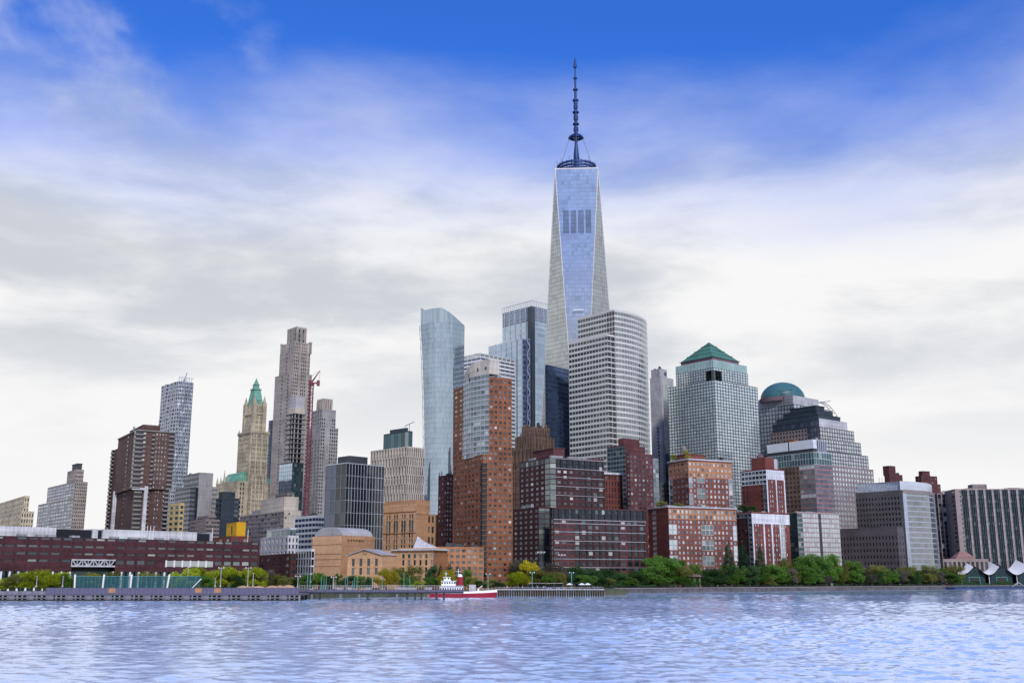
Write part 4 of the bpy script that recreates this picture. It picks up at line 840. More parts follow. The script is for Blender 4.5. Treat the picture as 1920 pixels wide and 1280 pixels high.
def dome_tower():
    b = Bld('domed_tower', 'gridded tower crowned by a teal copper dome', 1487, 741, 1010, 1418, 1535, 50)
    st = S('mullion_deep', 'g_grid', .76, .78, .15)
    d = b.tier(757, None, 1418, 1560, st, 6, 6, 7.4, par=0); d = b.tier(741, 757, 1420, 1535, S('pale_grey', 'g_pale', .1, .1, .05, cell=lambda *a: None), 9, 9, 14, a=.4, b=.4, par=.3)
    c = (d[1]*.52, d[3]*.5); x = xat(1467, b.Y+32, b.zt)
    # put the dome over the column 1467
    best = min(((abs(960+FPX*((b.X+u*math.sin(b.phi)-v*math.cos(b.phi)))/((b.Y+u*math.cos(b.phi)+v*math.sin(b.phi))*CT+(b.zt-CH)*ST)-1467), u, v) for u in [d[1]*k/40 for k in range(41)] for v in [d[1]*k/40+4 for k in (20,)] ), key=lambda q: q[0])
    c = (best[1], best[2]); Yd = b.Y+c[0]*math.cos(b.phi)+c[1]*math.sin(b.phi)
    zd = b.zt; rad = 42*(Yd*CT+(zd-CH)*ST)/FPX; zt = zat(716, Yd-4); z1 = zat(742, Yd-rad)
    m = MB(True); m.lathe([(rad*1.03, zd-3), (rad*1.03, z1), (rad*.97, z1)], 48, *c); obj('drum', m.mesh('drum', 'drum_brown'), b.root)
    m = MB(True); prof = [(rad*.97*math.cos(R(a)), z1+(zt-z1)*math.sin(R(a))) for a in range(0, 88, 6)]+[(.01, zt)]; m.lathe(prof, 48, *c); me = m.mesh('dome', 'copper_teal')
    me.polygons.foreach_set('use_smooth', [True]*len(me.polygons)); obj('dome', me, b.root)
    b.single('scaffold', 'mech_dark', lambda m: [m.bar((0-.6, d[3]*.02+k*3, b.z(765)), (-.6, d[3]*.02+k*3, b.zt+3), .2) for k in range(6)]+[m.bar((-.6, 0, b.z(765)+3*k), (-.6, 16, b.z(765)+3*k), .18) for k in range(7)]); b.done()
dome_tower()
def stepped_tower():
    b = Bld('stepped_office_tower', 'stepped office tower with dark layered roof and widening grey shoulders', 1537, 800, 960, 1443, 1601, 52)
    gr = S('mullion_deep', 'g_silver', .78, .76, .15); bk = S('grey_brown', 'g_grid', .6, .58, .25); lb = S('grey_brown', 'g_dark', .52, .55, .3)
    cp, rp = 4.6, 6.8
    b.tier(873, None, 1430, 1627, bk.but(pane='g_pale'), 6, 5.2, 8.7, a=-3, b=-3, sl=lb)
    d4 = b.tier(846, 873, 1436, 1620, gr, 6, cp, rp, a=-2.5, b=-2.5, sl=lb, par=.3)
    b.tier(822, 873, 1440, 1612, gr, 6, cp, rp, a=-1.4, b=-1.4, sl=lb, par=.3, x1=b.xr(1610)); b.tier(800, 823, 1444, 1601, gr, 6, cp, rp, sl=lb.but(cell=lambda i, j, n, nr: dict(pane='g_slate', fw=.9, fh=.9, wall='mullion_dark') if i > n-5 else {}), par=.2)
    ra = b.tier(783, 800, 1447, 1592, S('pale_grey', 'g_pale', .1, .1, .05, cell=lambda *a: None), 9, 9, 16, a=1.5, b=1.5, sl=S('lead_dark', 'g_slate', .8, .5, .2), par=0)
    for i, (t, bt, l, r, e) in enumerate(((774, 783, 1452, 1584, 4), (764, 774, 1460, 1577, 8), (754, 764, 1468, 1569, 12))):
        m = MB(); x1, y1 = b.xr(r), b.yl(l); m.prism([(e, e), (x1, e), (x1, y1), (e, y1)], b.z(bt), b.z(t)-.6); m.prism([(e-.4, e-.4), (x1+.4, e-.4), (x1+.4, y1+.4), (e-.4, y1+.4)], b.z(t)-.6, b.z(t)); obj('roof_step', m.mesh('roof_step', 'lead_dark'), b.root)
    # hoist rails bowing over the right shoulder
    m = MB(); P = [(b.xr(1560)+k*2.6, 8, b.z(752)-(k/9)**2*14+2) for k in range(10)]
    for p, q in zip(P, P[1:]): m.bar(p, q, .3); m.bar((p[0], 12, p[2]), (q[0], 12, q[2]), .3); m.bar(p, (p[0], 12, p[2]), .25)
    m.bar(P[-1], (P[-1][0], 8, b.z(783)), .3); m.bar((b.xr(1550), 8, b.z(750)), (b.xr(1575), 8, b.z(743)), .35); obj('roof_hoist', m.mesh('roof_hoist', 'mech_grey'), b.root); b.done()
stepped_tower()
def louvred_tower():
    b = Bld('louvred_glass_tower', 'brick and green glass tower with silver louvre bands round its top', 1524, 822, 890, 1434, 1557, 54)
    def lf(i, j, n, nr): return dict(wall='deco_brick', pane='g_black', fw=.5, fh=.5, rec=.3) if i < n*.62 else dict(pane='g_green' if j % 6 else 'g_pale', fw=.94, fh=.74)
    gl = S('rose_dark', 'g_slate', .95, .72, .12)
    b.tier(870, None, 1434, 1557, gl, 7, 5, 8.3, sl=gl.but(cell=lf), par=0); d = b.tier(847, 870, 1433, 1557, S('steel_pale', 'g_teal', .9, .92, .1), 5, 5, 23, rn=2, par=.3)
    x1, y1 = b.xr(1552), b.yl(1436); z0, z1 = b.z(846), b.z(823)
    b.single('roof_plant', 'mech_dark', lambda m: m.box(2, x1, 2, y1, z0+.5, z1-.5))
    for k in range(12):
        z = z0+3+(z1-z0-3)*k/12; b.single('louvre', 'mullion_white', lambda m: (m.box(1.2, 2, 1, y1*.52, z, z+.75), m.box(1.2, 2, y1*.56, y1, z, z+.75), m.box(2, x1*.3, 1.2, 2, z, z+.75)))
    b.tier(823, 846, 1500, 1555, S('steel_pale', 'g_slate', .8, .9, .3), 5, 6, 23, a=x1*.32, b=1.5, x1=x1, y1=8, rn=1, par=0)
    b.single('roof_house', 'orange_brick', lambda m: m.box(4, 10, y1*.45, y1*.6, z1-.5, z1+2.5)); b.done()
mat('rose_dark', (.27, .14, .135), .6)
louvred_tower()
def red_white_block():
    b = Bld('white_trimmed_brick_tower', 'red brick tower trimmed with white stone bands above green terrace planting', 1436, 880, 835, 1389, 1470, 56)
    rb = S('red_brick', 'g_pale_win', .45, .55, .25)
    fr = lambda i, j, n, nr: None if i in (0,) or j == nr-1 else (dict(wall='white_conc') if i % 4 == 1 else {})
    d = b.tier(880, None, 1389, 1470, rb.but(cell=lambda i, j, n, nr: dict(wall='white_conc', fw=.25, fh=.3) if j >= nr-2 else (None if i % 4 == 3 else {})), 7, 4.2, 8.4, sl=S('red_brick', 'g_teal', .45, .55, .3, cell=lambda i, j, n, nr: dict(fw=.95, fh=.6, wall='white_conc') if j >= nr-3 else (dict(fw=.9, fh=.8, wall='mullion_grey', pane='g_green') if i >= n-1 else (None if i in (2, 3, 4) else dict(pane='g_dark')))))
    for x in (0, d[1]*.5, d[1]-1): b.box('pilaster', 'white_conc', x-.3, x+.9, -.35, -.05, b.zg, b.z(897))
    b.single('penthouse', 'red_brick', lambda m: m.box(4, 14, 4, d[3]*.7, d[5]+.9, b.z(855))); b.single('plant_screen', 'pale_grey', lambda m: m.box(14.3, d[1]-2, 4.5, d[3]*.6, d[5]+.9, b.z(857))); b.clutter(d, 3, 'mech_grey', 2)
    m = MB(); m.lathe([(3, b.z(855)), (2.6, b.z(850)), (.2, b.z(845))], 10, 9, d[3]*.5); obj('water_tank', m.mesh('water_tank', 'drum_brown'), b.root); b.done()
    b = Bld('white_trimmed_podium', 'lower red brick and white stone block with tall white pilasters behind conifers', 1409, 961, 800, 1380, 1479, 60)
    d = b.tier(961, None, 1380, 1479, rb.but(indiv='window', cell=lambda i, j, n, nr: dict(fw=.9, fh=.9, pane='g_sky', wall='white_conc') if i in (n-3, n-4) and j < nr-2 else (None if j >= nr-2 or i in (0, 5, n-1) else {})), 8, 4.8, 8.4, sl=S('red_dark', 'g_dark', .5, .5, .3, cell=lambda i, j, n, nr: dict(wall='mullion_grey', pane='g_teal', fw=.9) if j == nr-1 or i == n-1 else {}))
    b.box('frieze', 'white_conc', -.2, d[1]+.2, -.25, -.03, b.z(981), b.z(962))
    for x in (0, d[1]*.29, d[1]*.5, d[1]*.72): b.box('pilaster', 'white_conc', x, x+1.2, -.4, -.04, b.zg, b.z(981))
    b.done()
    b = Bld('low_glass_block', 'low pale glass block with rose floor bands between red brick and grey granite', 1494, 961, 856, 1471, 1573, 62)
    d = b.tier(961, None, 1471, 1573, S('rose_stone', 'g_silver', .94, .74, .12, cell=lambda i, j, n, nr: dict(pane='g_black', wall='mullion_dark') if i == 8 else (dict(pane='g_teal') if i < 2 else {})), 7, 5, 8.4, sl=S('mullion_dark', 'g_teal', .93, .8, .1)); b.clutter(d, 4, 'pale_grey', 3); b.done()
red_white_block()
def red_orange_apartments():
    b = Bld('red_apartment_tower', 'upper red-orange brick apartment tower with rooftop planting and water tank', 1290, 864, 812, 1253, 1372, 64)
    st = S('red_orange', 'g_pale_win', .5, .56, .25)
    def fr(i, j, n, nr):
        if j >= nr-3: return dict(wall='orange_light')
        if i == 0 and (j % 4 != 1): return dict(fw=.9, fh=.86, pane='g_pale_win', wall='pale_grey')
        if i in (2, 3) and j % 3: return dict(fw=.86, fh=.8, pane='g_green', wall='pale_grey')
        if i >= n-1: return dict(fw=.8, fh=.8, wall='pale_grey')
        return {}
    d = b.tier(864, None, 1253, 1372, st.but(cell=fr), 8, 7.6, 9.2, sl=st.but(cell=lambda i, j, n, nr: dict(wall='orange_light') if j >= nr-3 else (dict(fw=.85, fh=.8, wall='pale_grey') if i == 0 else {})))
    b.single('cornice', 'pale_grey', lambda m: m.box(-.8, d[1]+.8, -.8, d[3]+.8, d[5]+.9, d[5]+2))
    b.single('penthouse', 'red_orange', lambda m: (m.box(d[1]*.05, d[1]*.5, 6, d[3]*.7, d[5]+2, b.z(850)), m.box(d[1]*.05-.5, d[1]*.5+.5, 5.5, d[3]*.7+.5, b.z(850), b.z(850)+.7)))
    m = MB(); cx, cy = d[1]*.12, d[3]*.45; z = b.z(850)
    for dx in (-1.2, 1.2):
        for dy in (-1.2, 1.2): m.bar((cx+dx, cy+dy, z), (cx+dx, cy+dy, z+3), .15)
    m.lathe([(1.9, z+3), (1.9, z+6.4), (.1, z+8)], 12, cx, cy); m.lathe([(.1, z+3), (1.9, z+3)], 12, cx, cy); obj('water_tank', m.mesh('water_tank', 'timber'), b.root)
    b.done(); b1 = b
    b = Bld('red_apartment_block', 'lower red-orange brick apartment block with glazed corner bays facing the river trees', 1253, 953, 768, 1211, 1380, 66)
    def f2(i, j, n, nr):
        if j >= nr-2: return dict(wall='orange_light', fw=.6, fh=.7)
        if i in (0, 1) and (j % 3): return dict(fw=.9, fh=.84, wall='pale_grey', pane='g_pale')
        if i in (8, 9, 10) and (j % 3): return dict(fw=.86, fh=.84, wall='pale_grey', pane='g_green')
        if i >= n-1 and (j % 4): return dict(fw=.9, fh=.86, wall='pale_grey', pane='g_pale')
        return {}
    d = b.tier(953, None, 1211, 1380, st.but(cell=f2, indiv='window'), 10, 7.3, 8.8, sl=st.but(wall='red_brick', cell=lambda i, j, n, nr: dict(fw=.7, fh=.8, pane='g_pale') if i == 1 else None), nl=4)
    b.single('cornice', 'pale_grey', lambda m: m.box(-.6, d[1]+.6, -.6, d[3]+.6, d[5]+.9, d[5]+1.9)); b.done()
red_orange_apartments()
def granite_curve():
    b = Bld('granite_curved_building', 'dark granite office building with bright curved glass corner', 1692, 918, 950, 1597, 1768, 48)
    y1 = b.yl(1597); zs = b.rows(b.zg, b.zt, 9.2); st = S('grey_granite', 'g_black', .55, .5, .45)
    b.facade(b.lin((0, y1), (0, 0), 16), zs, st.but(cell=lambda i, j, n, nr: None if i == n-1 or j == nr-1 else {}))
    X_, Y_, P = 0., 0., [(0, 0)]; n = 26; r = 77
    for k in range(n):
        a = R(48-(70-75*(k+.5)/n)); dd = r*R(75)/n; X_ += dd*math.cos(a); Y_ += dd*math.sin(a); P.append((X_, Y_))
    b.facade(P, zs, S('steel_mid', 'g_curve', .97, .80, .1, cell=lambda i, j, n, nr: None if i == 0 else {}, part='curved_front'))
    ww = b.get('wall', 'grey_granite'); ww.face((*P[-1], 3), (0, y1, 3), (0, y1, b.zt), (*P[-1], b.zt)); b.get('roof', 'roof_gravel').face(*[(p[0], p[1], b.zt) for p in P], (0, y1, b.zt))
    # ribbed metal attic
    zt2 = b.z(901); at = b.get('attic', 'steel_pale', False); e = 2.0
    for p, q in zip(P[:-4], P[1:-3]): at.face((p[0], p[1]+e, b.zt), (q[0], q[1]+e, b.zt), (q[0], q[1]+e, zt2), (p[0], p[1]+e, zt2))
    at.face((e, y1*.93, b.zt), (e, e, b.zt), (e, e, zt2), (e, y1*.93, zt2)); at.face(*[(p[0], p[1]+e, zt2) for p in P[:-3]], (e, y1*.93, zt2))
    fin = b.get('fin', 'steel_pale', False)
    for k in range(30): fin.box(e-.4, e, e+(y1*.93-e)*k/30, e+(y1*.93-e)*k/30+.45, b.zt, zt2-.8)
    b.single('band', 'grey_brown', lambda m: [m.face((p[0], p[1]-.3, b.zt-2.6), (q[0], q[1]-.3, b.zt-2.6), (q[0], q[1]-.3, b.zt+.2), (p[0], p[1]-.3, b.zt+.2)) for p, q in zip(P, P[1:])])
    for x in (6, 11): b.single('aerial', 'mech_grey', lambda m: m.bar((x, y1*.5, zt2), (x, y1*.5, zt2+5), .25))
    b.done()
    b = Bld('granite_annex', 'lower mauve granite annex with square windows in front of the curved corner building', 1682, 989, 918, 1573, 1694, 46)
    b.tier(989, None, 1573, 1694, S('grey_granite2', 'g_black', .42, .5, .4, cell=lambda i, j, n, nr: None if j == nr-1 else {}), 6.2, 6, 11.2); b.done()
mat('grey_granite2', (.088, .075, .083), var=.2)
granite_curve()
def right_edge():
    b = Bld('rear_brick_tower', 'maroon brick tower tip rising behind the granite curved building', 1668, 890, 1120, 1658, 1692, 60)
    b.tier(890, None, 1658, 1692, S('maroon', 'g_dark', .4, .4, .2, cell=lambda *a: None), 9, 9, 8); b.single('tank_house', 'maroon', lambda m: m.box(2, 12, 2, 10, b.zt, b.z(872))); b.done()
    b = Bld('stepped_brick_tower', 'maroon brick building with staircase-like stepped top near the right edge', 1727, 893, 1130, 1716, 1762, 70)
    st = S('maroon', 'g_dark', .35, .4, .2)
    b.tier(908, None, 1714, 1762, st, 8, 6, 8); b.tier(893, 908, 1716, 1757, st, 8, 6, 8); b.tier(884, 893, 1720, 1744, st.but(cell=lambda *a: None), 8, 6, 8, a=2); b.done()
    b = Bld('ribbed_rose_building', 'long rose-grey building with vertical dark window bays at the right edge', 1790, 918, 1060, 1766, 1985, 92)
    def f(i, j, n, nr):
        if i < 3 or 44 < i < 49: return dict(fw=.5, fh=.5, pane='g_black') if i in (2, 45) else None
        p = (i-3) % 4
        if p in (0, 1, 2): return dict(fw=1.0 if p != 2 else .8, fh=.9, pane='g_navy', wall='lead_black', rec=.9)
        return dict(fw=.3, fh=.34, pane='g_pale_win', rec=.1)
    d = b.tier(918, None, 1766, 1985, S('rose_stone', 'g_black', .5, .5, .2, cell=f), 8, 3.8, 7.6); b.clutter(d, 6, 'rose_stone', 4); b.single('roof_house', 'grey_brown', lambda m: m.box(20, 34, 6, 18, d[5], d[5]+6)); b.done()
    b = Bld('ribbed_rear_wing', 'set-back rose-grey wing with dark glass bays left of the long ribbed building', 1757, 926, 1085, 1752, 1796, 88)
    b.tier(926, None, 1752, 1796, S('rose_stone', 'g_night', .72, .92, .6), 8, 8, 7.6); b.done()
    b = Bld('arcade_building', 'low rose stone arcade with pitched gable in front of the ribbed building', 1768, 1049, 1040, 1764, 1853, 88)
    d = b.tier(1049, None, 1764, 1853, S('rose_stone', 'g_black', .62, .85, .5), 8, 8.5, 22, rn=1); b.single('gable', 'rose_dark', lambda m: m.prism([(12, 1), (34, 1), (34, 16), (12, 16)], d[5], d[5]+8, [(20, 6), (26, 6), (26, 10), (20, 10)])); b.done()
right_edge()
# ------------------------------------------------------------------ low tan and maroon buildings near the water
def tan_school():
    b = Bld('tan_school', 'broad tan brick school with tall windows and oval medallion', 781, 944, 660, 683, 864, 40)
    zpy = [None, 1052, 1041, 1030, 1019, 1009, 998, 973, 958, 944]
    zs = [b.zg]+[b.z(p) for p in zpy[1:]]; n = 21; y1 = b.y1
    def f(i, j, n, nr):
        if j == nr-1 or i % 3 == 2 or i == n-1 and j != nr: return None
        if i // 3 == 2 and j == nr-2: return None
        if j == nr-3: return dict(fw=.86, fh=.9, pane='g_office')
        return dict(fw=.66, fh=.78)
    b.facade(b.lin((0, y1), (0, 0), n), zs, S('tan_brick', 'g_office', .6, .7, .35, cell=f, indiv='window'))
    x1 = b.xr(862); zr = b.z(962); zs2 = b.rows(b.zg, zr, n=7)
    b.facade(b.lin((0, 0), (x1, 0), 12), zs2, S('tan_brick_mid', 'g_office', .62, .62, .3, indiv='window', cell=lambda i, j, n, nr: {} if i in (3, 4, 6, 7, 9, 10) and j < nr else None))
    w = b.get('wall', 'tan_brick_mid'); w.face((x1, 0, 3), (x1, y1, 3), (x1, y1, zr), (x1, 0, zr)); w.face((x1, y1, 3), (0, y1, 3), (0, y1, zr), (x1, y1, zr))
    xb = b.xr(806); b.box('roof_block', 'tan_brick_mid', 0.02, xb, 0, y1*.6, zr-.5, b.z(936)); b.box('roof_block', 'tan_brick_mid', 2, xb*.8, y1*.62, y1, b.z(946), b.z(938))
    b.get('roof', 'roof_gravel').face((0, 0, b.zt), (xb, 0, b.zt), (xb, y1, b.zt), (0, y1, b.zt)); b.get('roof', 'roof_gravel').face((xb, 0, zr), (x1, 0, zr), (x1, y1, zr), (xb, y1, zr))
    w2 = b.get('wall', 'tan_brick'); w2.face((xb, y1, zr), (0, y1, zr), (0, y1, b.zt), (xb, y1, b.zt)); w2.face((xb, 0, zr), (xb, y1, zr), (xb, y1, b.zt), (xb, 0, b.zt))
    yo = y1*(1-7.0/21-.5/21); m = MB(); zo = b.z(957); ra, rb_ = 1.9, 3.4
    for k in range(20):
        a0, a1 = 2*math.pi*k/20, 2*math.pi*(k+1)/20
        m.bar((-.12, yo+ra*math.cos(a0), zo+rb_*math.sin(a0)), (-.12, yo+ra*math.cos(a1), zo+rb_*math.sin(a1)), .3)
    obj('medallion', m.mesh('medallion', 'tan_brick_dark'), b.root)
    for p in (958, 998): b.box('string_course', 'tan_brick_dark', -.3, -.02, 0, y1, b.z(p)-.2, b.z(p)+.2)
    b.tier(958, None, 672, 781, S('tan_brick_mid', 'g_office', .4, .6, .3), 8, 8, 11, a=4, b=y1+.2, x1=16, y1=y1+6, nl=2, nr=2)
    b.done()
    b = Bld('tan_theatre', 'windowless tan stone theatre block with grey barrel-vaulted roof', 641, 1003, 590, 586, 703, 40)
    y1, x1, zt = b.y1, b.x1, b.zt
    # joints cut the blank front into big panels
    zs = [b.zg]+[b.z(p) for p in (1080, 1061, 1048, 1038, 1020, 1003)]
    b.box('wall', 'tan_brick_dark', .15, x1-.02, .25, y1, b.zg, zt-.1)
    k = 0
    for j in range(6):
        nn = 4
        for i in range(nn):
            if j == 0 and i in (1, 2): continue
            ya, yb = y1*i/nn+.15, y1*(i+1)/nn-.15
            b.single('panel', 'tan_panel', lambda m: m.box(-.1, .14, ya, yb, zs[j]+.14, zs[j+1]-.14))
    b.single('entrance', 'g_black', lambda m: m.box(.08, .145, y1*.27, y1*.73, b.zg, b.z(1080)))
    b.facade(b.lin((0.02, 0), (x1, 0), 12), [b.zg]+[b.z(p) for p in (1068, 1056, 1044, 1034, 1016, 1009, 1003)], S('tan_brick_mid', 'g_dark', .7, .5, .25, indiv='window', cell=lambda i, j, n, nr: {} if (j in (5, 3) and 1 < i < 8) or (j in (1, 2) and i == 2) else None))
    m = MB(True); nn = 10; za = zt; hh = b.z(986)-zt                    # barrel vault, axis along the right face
    P = [(y1*.5-y1*.47*math.cos(math.pi*k/nn), za+hh*math.sin(math.pi*k/nn)) for k in range(nn+1)]
    for (ya, z0), (yb, z1) in zip(P, P[1:]): m.face((1, ya, z0), (1, yb, z1), (x1-1, yb, z1), (x1-1, ya, z0))
    m.face(*[(1, y, z) for y, z in P]); m.face(*[(x1-1, y, z) for y, z in P]); obj('vault', m.mesh('vault', 'pale_grey'), b.root)
    b.get('roof', 'roof_gravel').face((0, 0, zt), (x1, 0, zt), (x1, y1, zt), (0, y1, zt))
    b.done()
    b = Bld('gabled_hall', 'tan stone hall with pointed pediment and slim pilasters', 717, 1040, 560, 652, 722, 22)
    y1 = b.y1; zt = b.zt
    zs = [b.zg]+[b.z(p) for p in (1078, 1062, 1045, 1040)]
    b.facade(b.lin((0, y1), (0, 0), 9), zs, S('tan_brick', 'g_office', .75, .82, .35, indiv='window', cell=lambda i, j, n, nr: {} if i % 2 and j in (1, 2) or (j == 0 and i in (3, 4, 5)) else None))
    m = MB(); m.face((0, y1, zt), (0, 0, zt), (0, y1/2, b.z(1029))); obj('pediment', m.mesh('pediment', 'tan_brick'), b.root)
    m = MB(); zp = b.z(1028.5)
    for ya, yb in ((y1+.6, y1/2), (-.6, y1/2)):
        m.face((-.7, ya, zt+.15), (-.7, yb, zp+.2), (16, yb, zp+.2), (16, ya, zt+.15)); m.face((-.7, ya, zt-.35), (-.7, yb, zp-.3), (-.7, yb, zp+.2), (-.7, ya, zt+.15))
    obj('roof', m.mesh('roof', 'pale_grey'), b.root)
    m = MB()
    for k in range(12): a0, a1 = 2*math.pi*k/12, 2*math.pi*(k+1)/12; m.bar((-.1, y1/2+1*math.cos(a0), b.z(1035)+1*math.sin(a0)), (-.1, y1/2+1*math.cos(a1), b.z(1035)+1*math.sin(a1)), .18)
    obj('roundel', m.mesh('roundel', 'tan_brick_dark'), b.root)
    w = b.get('wall', 'tan_brick'); w.face((0, 0, 3), (16, 0, 3), (16, 0, zt), (0, 0, zt)); w.face((16, y1, 3), (0, y1, 3), (0, y1, zt), (16, y1, zt)); w.face((16, 0, 3), (16, y1, 3), (16, y1, zt), (16, 0, zt))
    b.done()
    b = Bld('tan_hall', 'three-storey tan hall with pale overhanging eaves and white sail skylight', 813, 1031, 572, 717, 818, 28)
    y1 = b.y1; zt = b.zt; zs = [b.zg]+[b.z(p) for p in (1074, 1061, 1047, 1036, 1031)]
    b.facade(b.lin((0, y1), (0, 0), 18), zs, S('tan_brick', 'g_dark', .8, .72, .35, indiv='window', cell=lambda i, j, n, nr: ({} if i % 2 and i > 5 else None) if j < 3 else (dict(fw=.9, fh=.7, pane='g_teal') if j == 3 and i > 5 and i % 2 else None)))
    w = b.get('wall', 'tan_brick_dark'); w.face((0, 0, 3), (14, 0, 3), (14, 0, zt), (0, 0, zt)); w.face((14, 0, 3), (14, y1, 3), (14, y1, zt), (14, 0, zt)); w.face((14, y1, 3), (0, y1, 3), (0, y1, zt), (14, y1, zt))
    b.single('eaves', 'steel_pale', lambda m: m.box(-1.2, 14, -1.2, y1*.8, zt, zt+.7)); b.single('attic', 'tan_brick', lambda m: m.box(2, 14, -.5, y1*.72, zt+.7, b.z(1026)))
    m = MB(); p0 = Vector((4, y1*.50, b.z(1026))); ap = Vector((8, y1*.47, b.z(1003))); Q = [p0+Vector((0, -t*13, 0)) for t in (0, .5, 1)]
    m.face((4, y1*.48, p0.z), (4, y1*.12, p0.z), (7, y1*.30, p0.z+3.2), ap); m.face((4, y1*.12, p0.z), (12, y1*.12, p0.z), (7, y1*.30, p0.z+3.2)); m.face((7, y1*.30, p0.z+3.2), (12, y1*.12, p0.z), (12, y1*.48, p0.z), ap)
    obj('sail_roof', m.mesh('sail_roof', 'white_conc'), b.root); m = MB(); m.face((12, y1*.5, p0.z), (4, y1*.5, p0.z), ap); obj('sail_glazing', m.mesh('sail_glazing', 'g_black'), b.root)
    b.done()
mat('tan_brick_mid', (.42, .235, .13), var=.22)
tan_school()
def maroon_long():
    b = Bld('long_maroon_building', 'very long low maroon brick building with white ground-floor columns and truss bridge', -60, 1002, 480, -90, 487, 47)
    x1 = b.x1; zt = b.zt; c = math.cos(b.phi)
    def zz(px, py): return zat(py, b.Y+b.xr(px)*c)
    z0 = zz(250, 1071); n = 28; W = x1/n; zr = [z0, zz(250, 1062), zz(250, 1049), zz(250, 1036.5), zz(250, 1023.5), zt]
    tr0, tr1 = b.xr(142), b.xr(211); cu0, cu1 = b.xr(313), b.xr(404)
    tr0, tr1, cu0, cu1 = [round(q/W)*W for q in (tr0, tr1, cu0, cu1)]
    wm = b.get('wall', 'mauve_brick')
    # wall built panel by panel with strip windows under each joint
    for i in range(n):
        xa, xb = i*W, (i+1)*W; xm = (xa+xb)/2
        for j in range(5):
            if j < 2 and tr0 < xm < tr1: continue
            if j == 1 and cu0 < xm < cu1: continue
            za, zb = zr[j], zr[j+1]; win = (j in (1, 2, 3, 4)) and (i*3+j) % 13 != 0
            hw = .95 if not (j == 1 and 12 < i < 28) else 1.9
            if win:
                wm.face((xa, 0, za), (xb, 0, za), (xb, 0, zb-hw-.3), (xa, 0, zb-hw-.3)); wm.face((xa, 0, zb-.3), (xb, 0, zb-.3), (xb, 0, zb), (xa, 0, zb))
                e = W*.12; wm.face((xa, 0, zb-hw-.3), (xa+e, 0, zb-hw-.3), (xa+e, 0, zb-.3), (xa, 0, zb-.3)); wm.face((xb-e, 0, zb-hw-.3), (xb, 0, zb-hw-.3), (xb, 0, zb-.3), (xb-e, 0, zb-.3))
                wm.face((xa+e, 0, zb-hw-.3), (xb-e, 0, zb-hw-.3), (xb-e, .3, zb-hw-.3), (xa+e, .3, zb-hw-.3))
                pn = random.choice(['g_teal', 'g_office', 'g_dark', 'g_dark', 'g_dark', 'g_office', 'g_green'])
                obj('window', b_mesh('window', (0, round(W*.76, 2), 0, .1, 0, hw), pn), b.root, (xa+e, .28, zb-hw-.3))
            else: wm.face((xa, 0, za), (xb, 0, za), (xb, 0, zb), (xa, 0, zb))
        obj('joint', b_mesh('joint', (-.09, .09, -.07, -.01, 0, round(zt-z0, 2)), 'red_dark'), b.root, (xa, 0, z0)) if not tr0 < xa < tr1 and not cu0 < xa < cu1 else None
    for px in range(-8, 330, 16): b.single('column', 'white_paint', lambda m: m.box(b.xr(px), b.xr(px)+.75, .2, .95, b.zg, z0+.1)) if not 145 < px < 205 else None
    b.box('ground_floor_glass', 'g_teal', 0, x1, 3, 3.3, b.zg, z0); b.box('soffit', 'red_dark', 0, x1, .01, 3, z0-.02, z0+.02)
    D = 40; b.get('roof', 'roof_gravel').face((0, 0, zt), (x1, 0, zt), (x1, D, zt), (0, D, zt)); wm.face((x1, 0, 3), (x1, D, 3), (x1, D, zt), (x1, 0, zt)); wm.face((0, D, 3), (0, 0, 3), (0, 0, zt), (0, D, zt)); wm.face((x1, D, 3), (0, D, 3), (0, D, zt), (x1, D, zt))
    # truss bridge over the gap
    za, zb = zr[1]-.2, zr[2]; m = MB(); k = 8; w = (tr1-tr0)/k
    m.box(tr0, tr1, -.3, .3, za, za+.7); m.box(tr0, tr1, -.3, .3, zb-.6, zb)
    for i in range(k): m.bar((tr0+i*w, 0, za if i % 2 else zb), (tr0+(i+1)*w, 0, zb if i % 2 else za), .3); m.bar((tr0+i*w, 0, za), (tr0+i*w, 0, zb), .2)
    obj('truss', m.mesh('truss', 'white_conc'), b.root); b.box('bridge_glass', 'g_teal', tr0, tr1, 1.2, 1.4, za, zb); b.box('void', 'mech_dark', tr0, tr1, 5, 6, b.zg, za); b.box('bridge_soffit', 'mech_dark', tr0, tr1, .5, 5, za-.2, za-.02)
    # curtained hall windows
    k = 6; w = (cu1-cu0)/k
    for i in range(k):
        obj('tall_window', b_mesh('tall_window', (.35, round(w-.35, 2), 0, .1, 0, round(zr[2]-zr[1]-.4, 2)), 'g_curtain'), b.root, (cu0+i*w, .15, zr[1]+.2)); obj('window_post', b_mesh('window_post', (-.4, .4, -.2, .3, 0, round(zr[2]-zr[1], 2)), 'white_paint'), b.root, (cu0+i*w, 0, zr[1]))
    wm.face((cu0, .4, zr[1]), (cu1, .4, zr[1]), (cu1, .4, zr[2]), (cu0, .4, zr[2]))
    # set-back rooftop: white walls with dark openings
    e = 9; Ye = lambda px, py: zat(py, b.Y+b.xr(px)*c+e*math.sin(b.phi)); zp = Ye(60, 987)
    for pa, pb, mt in ((-50, 118, 'white_conc'), (118, 187, 'void_dark'), (187, 197, 'white_conc'), (197, 206, 'void_dark'), (206, 384, 'white_conc'), (384, 410, 'void_dark'), (410, 413, 'white_conc')):
        o = 0 if mt == 'white_conc' else 1.2; b.box('roof_wall' if o == 0 else 'roof_opening', mt, b.xr(pa), b.xr(pb), e+o, e+14, zt, zp-(.6 if o else 0))
    for px in (40, 75, 95, 140, 215, 250, 270, 300, 330): b.single('roof_vent', 'mech_grey', lambda m: m.box(b.xr(px), b.xr(px)+4, 4, 7, zt, zt+1.1))
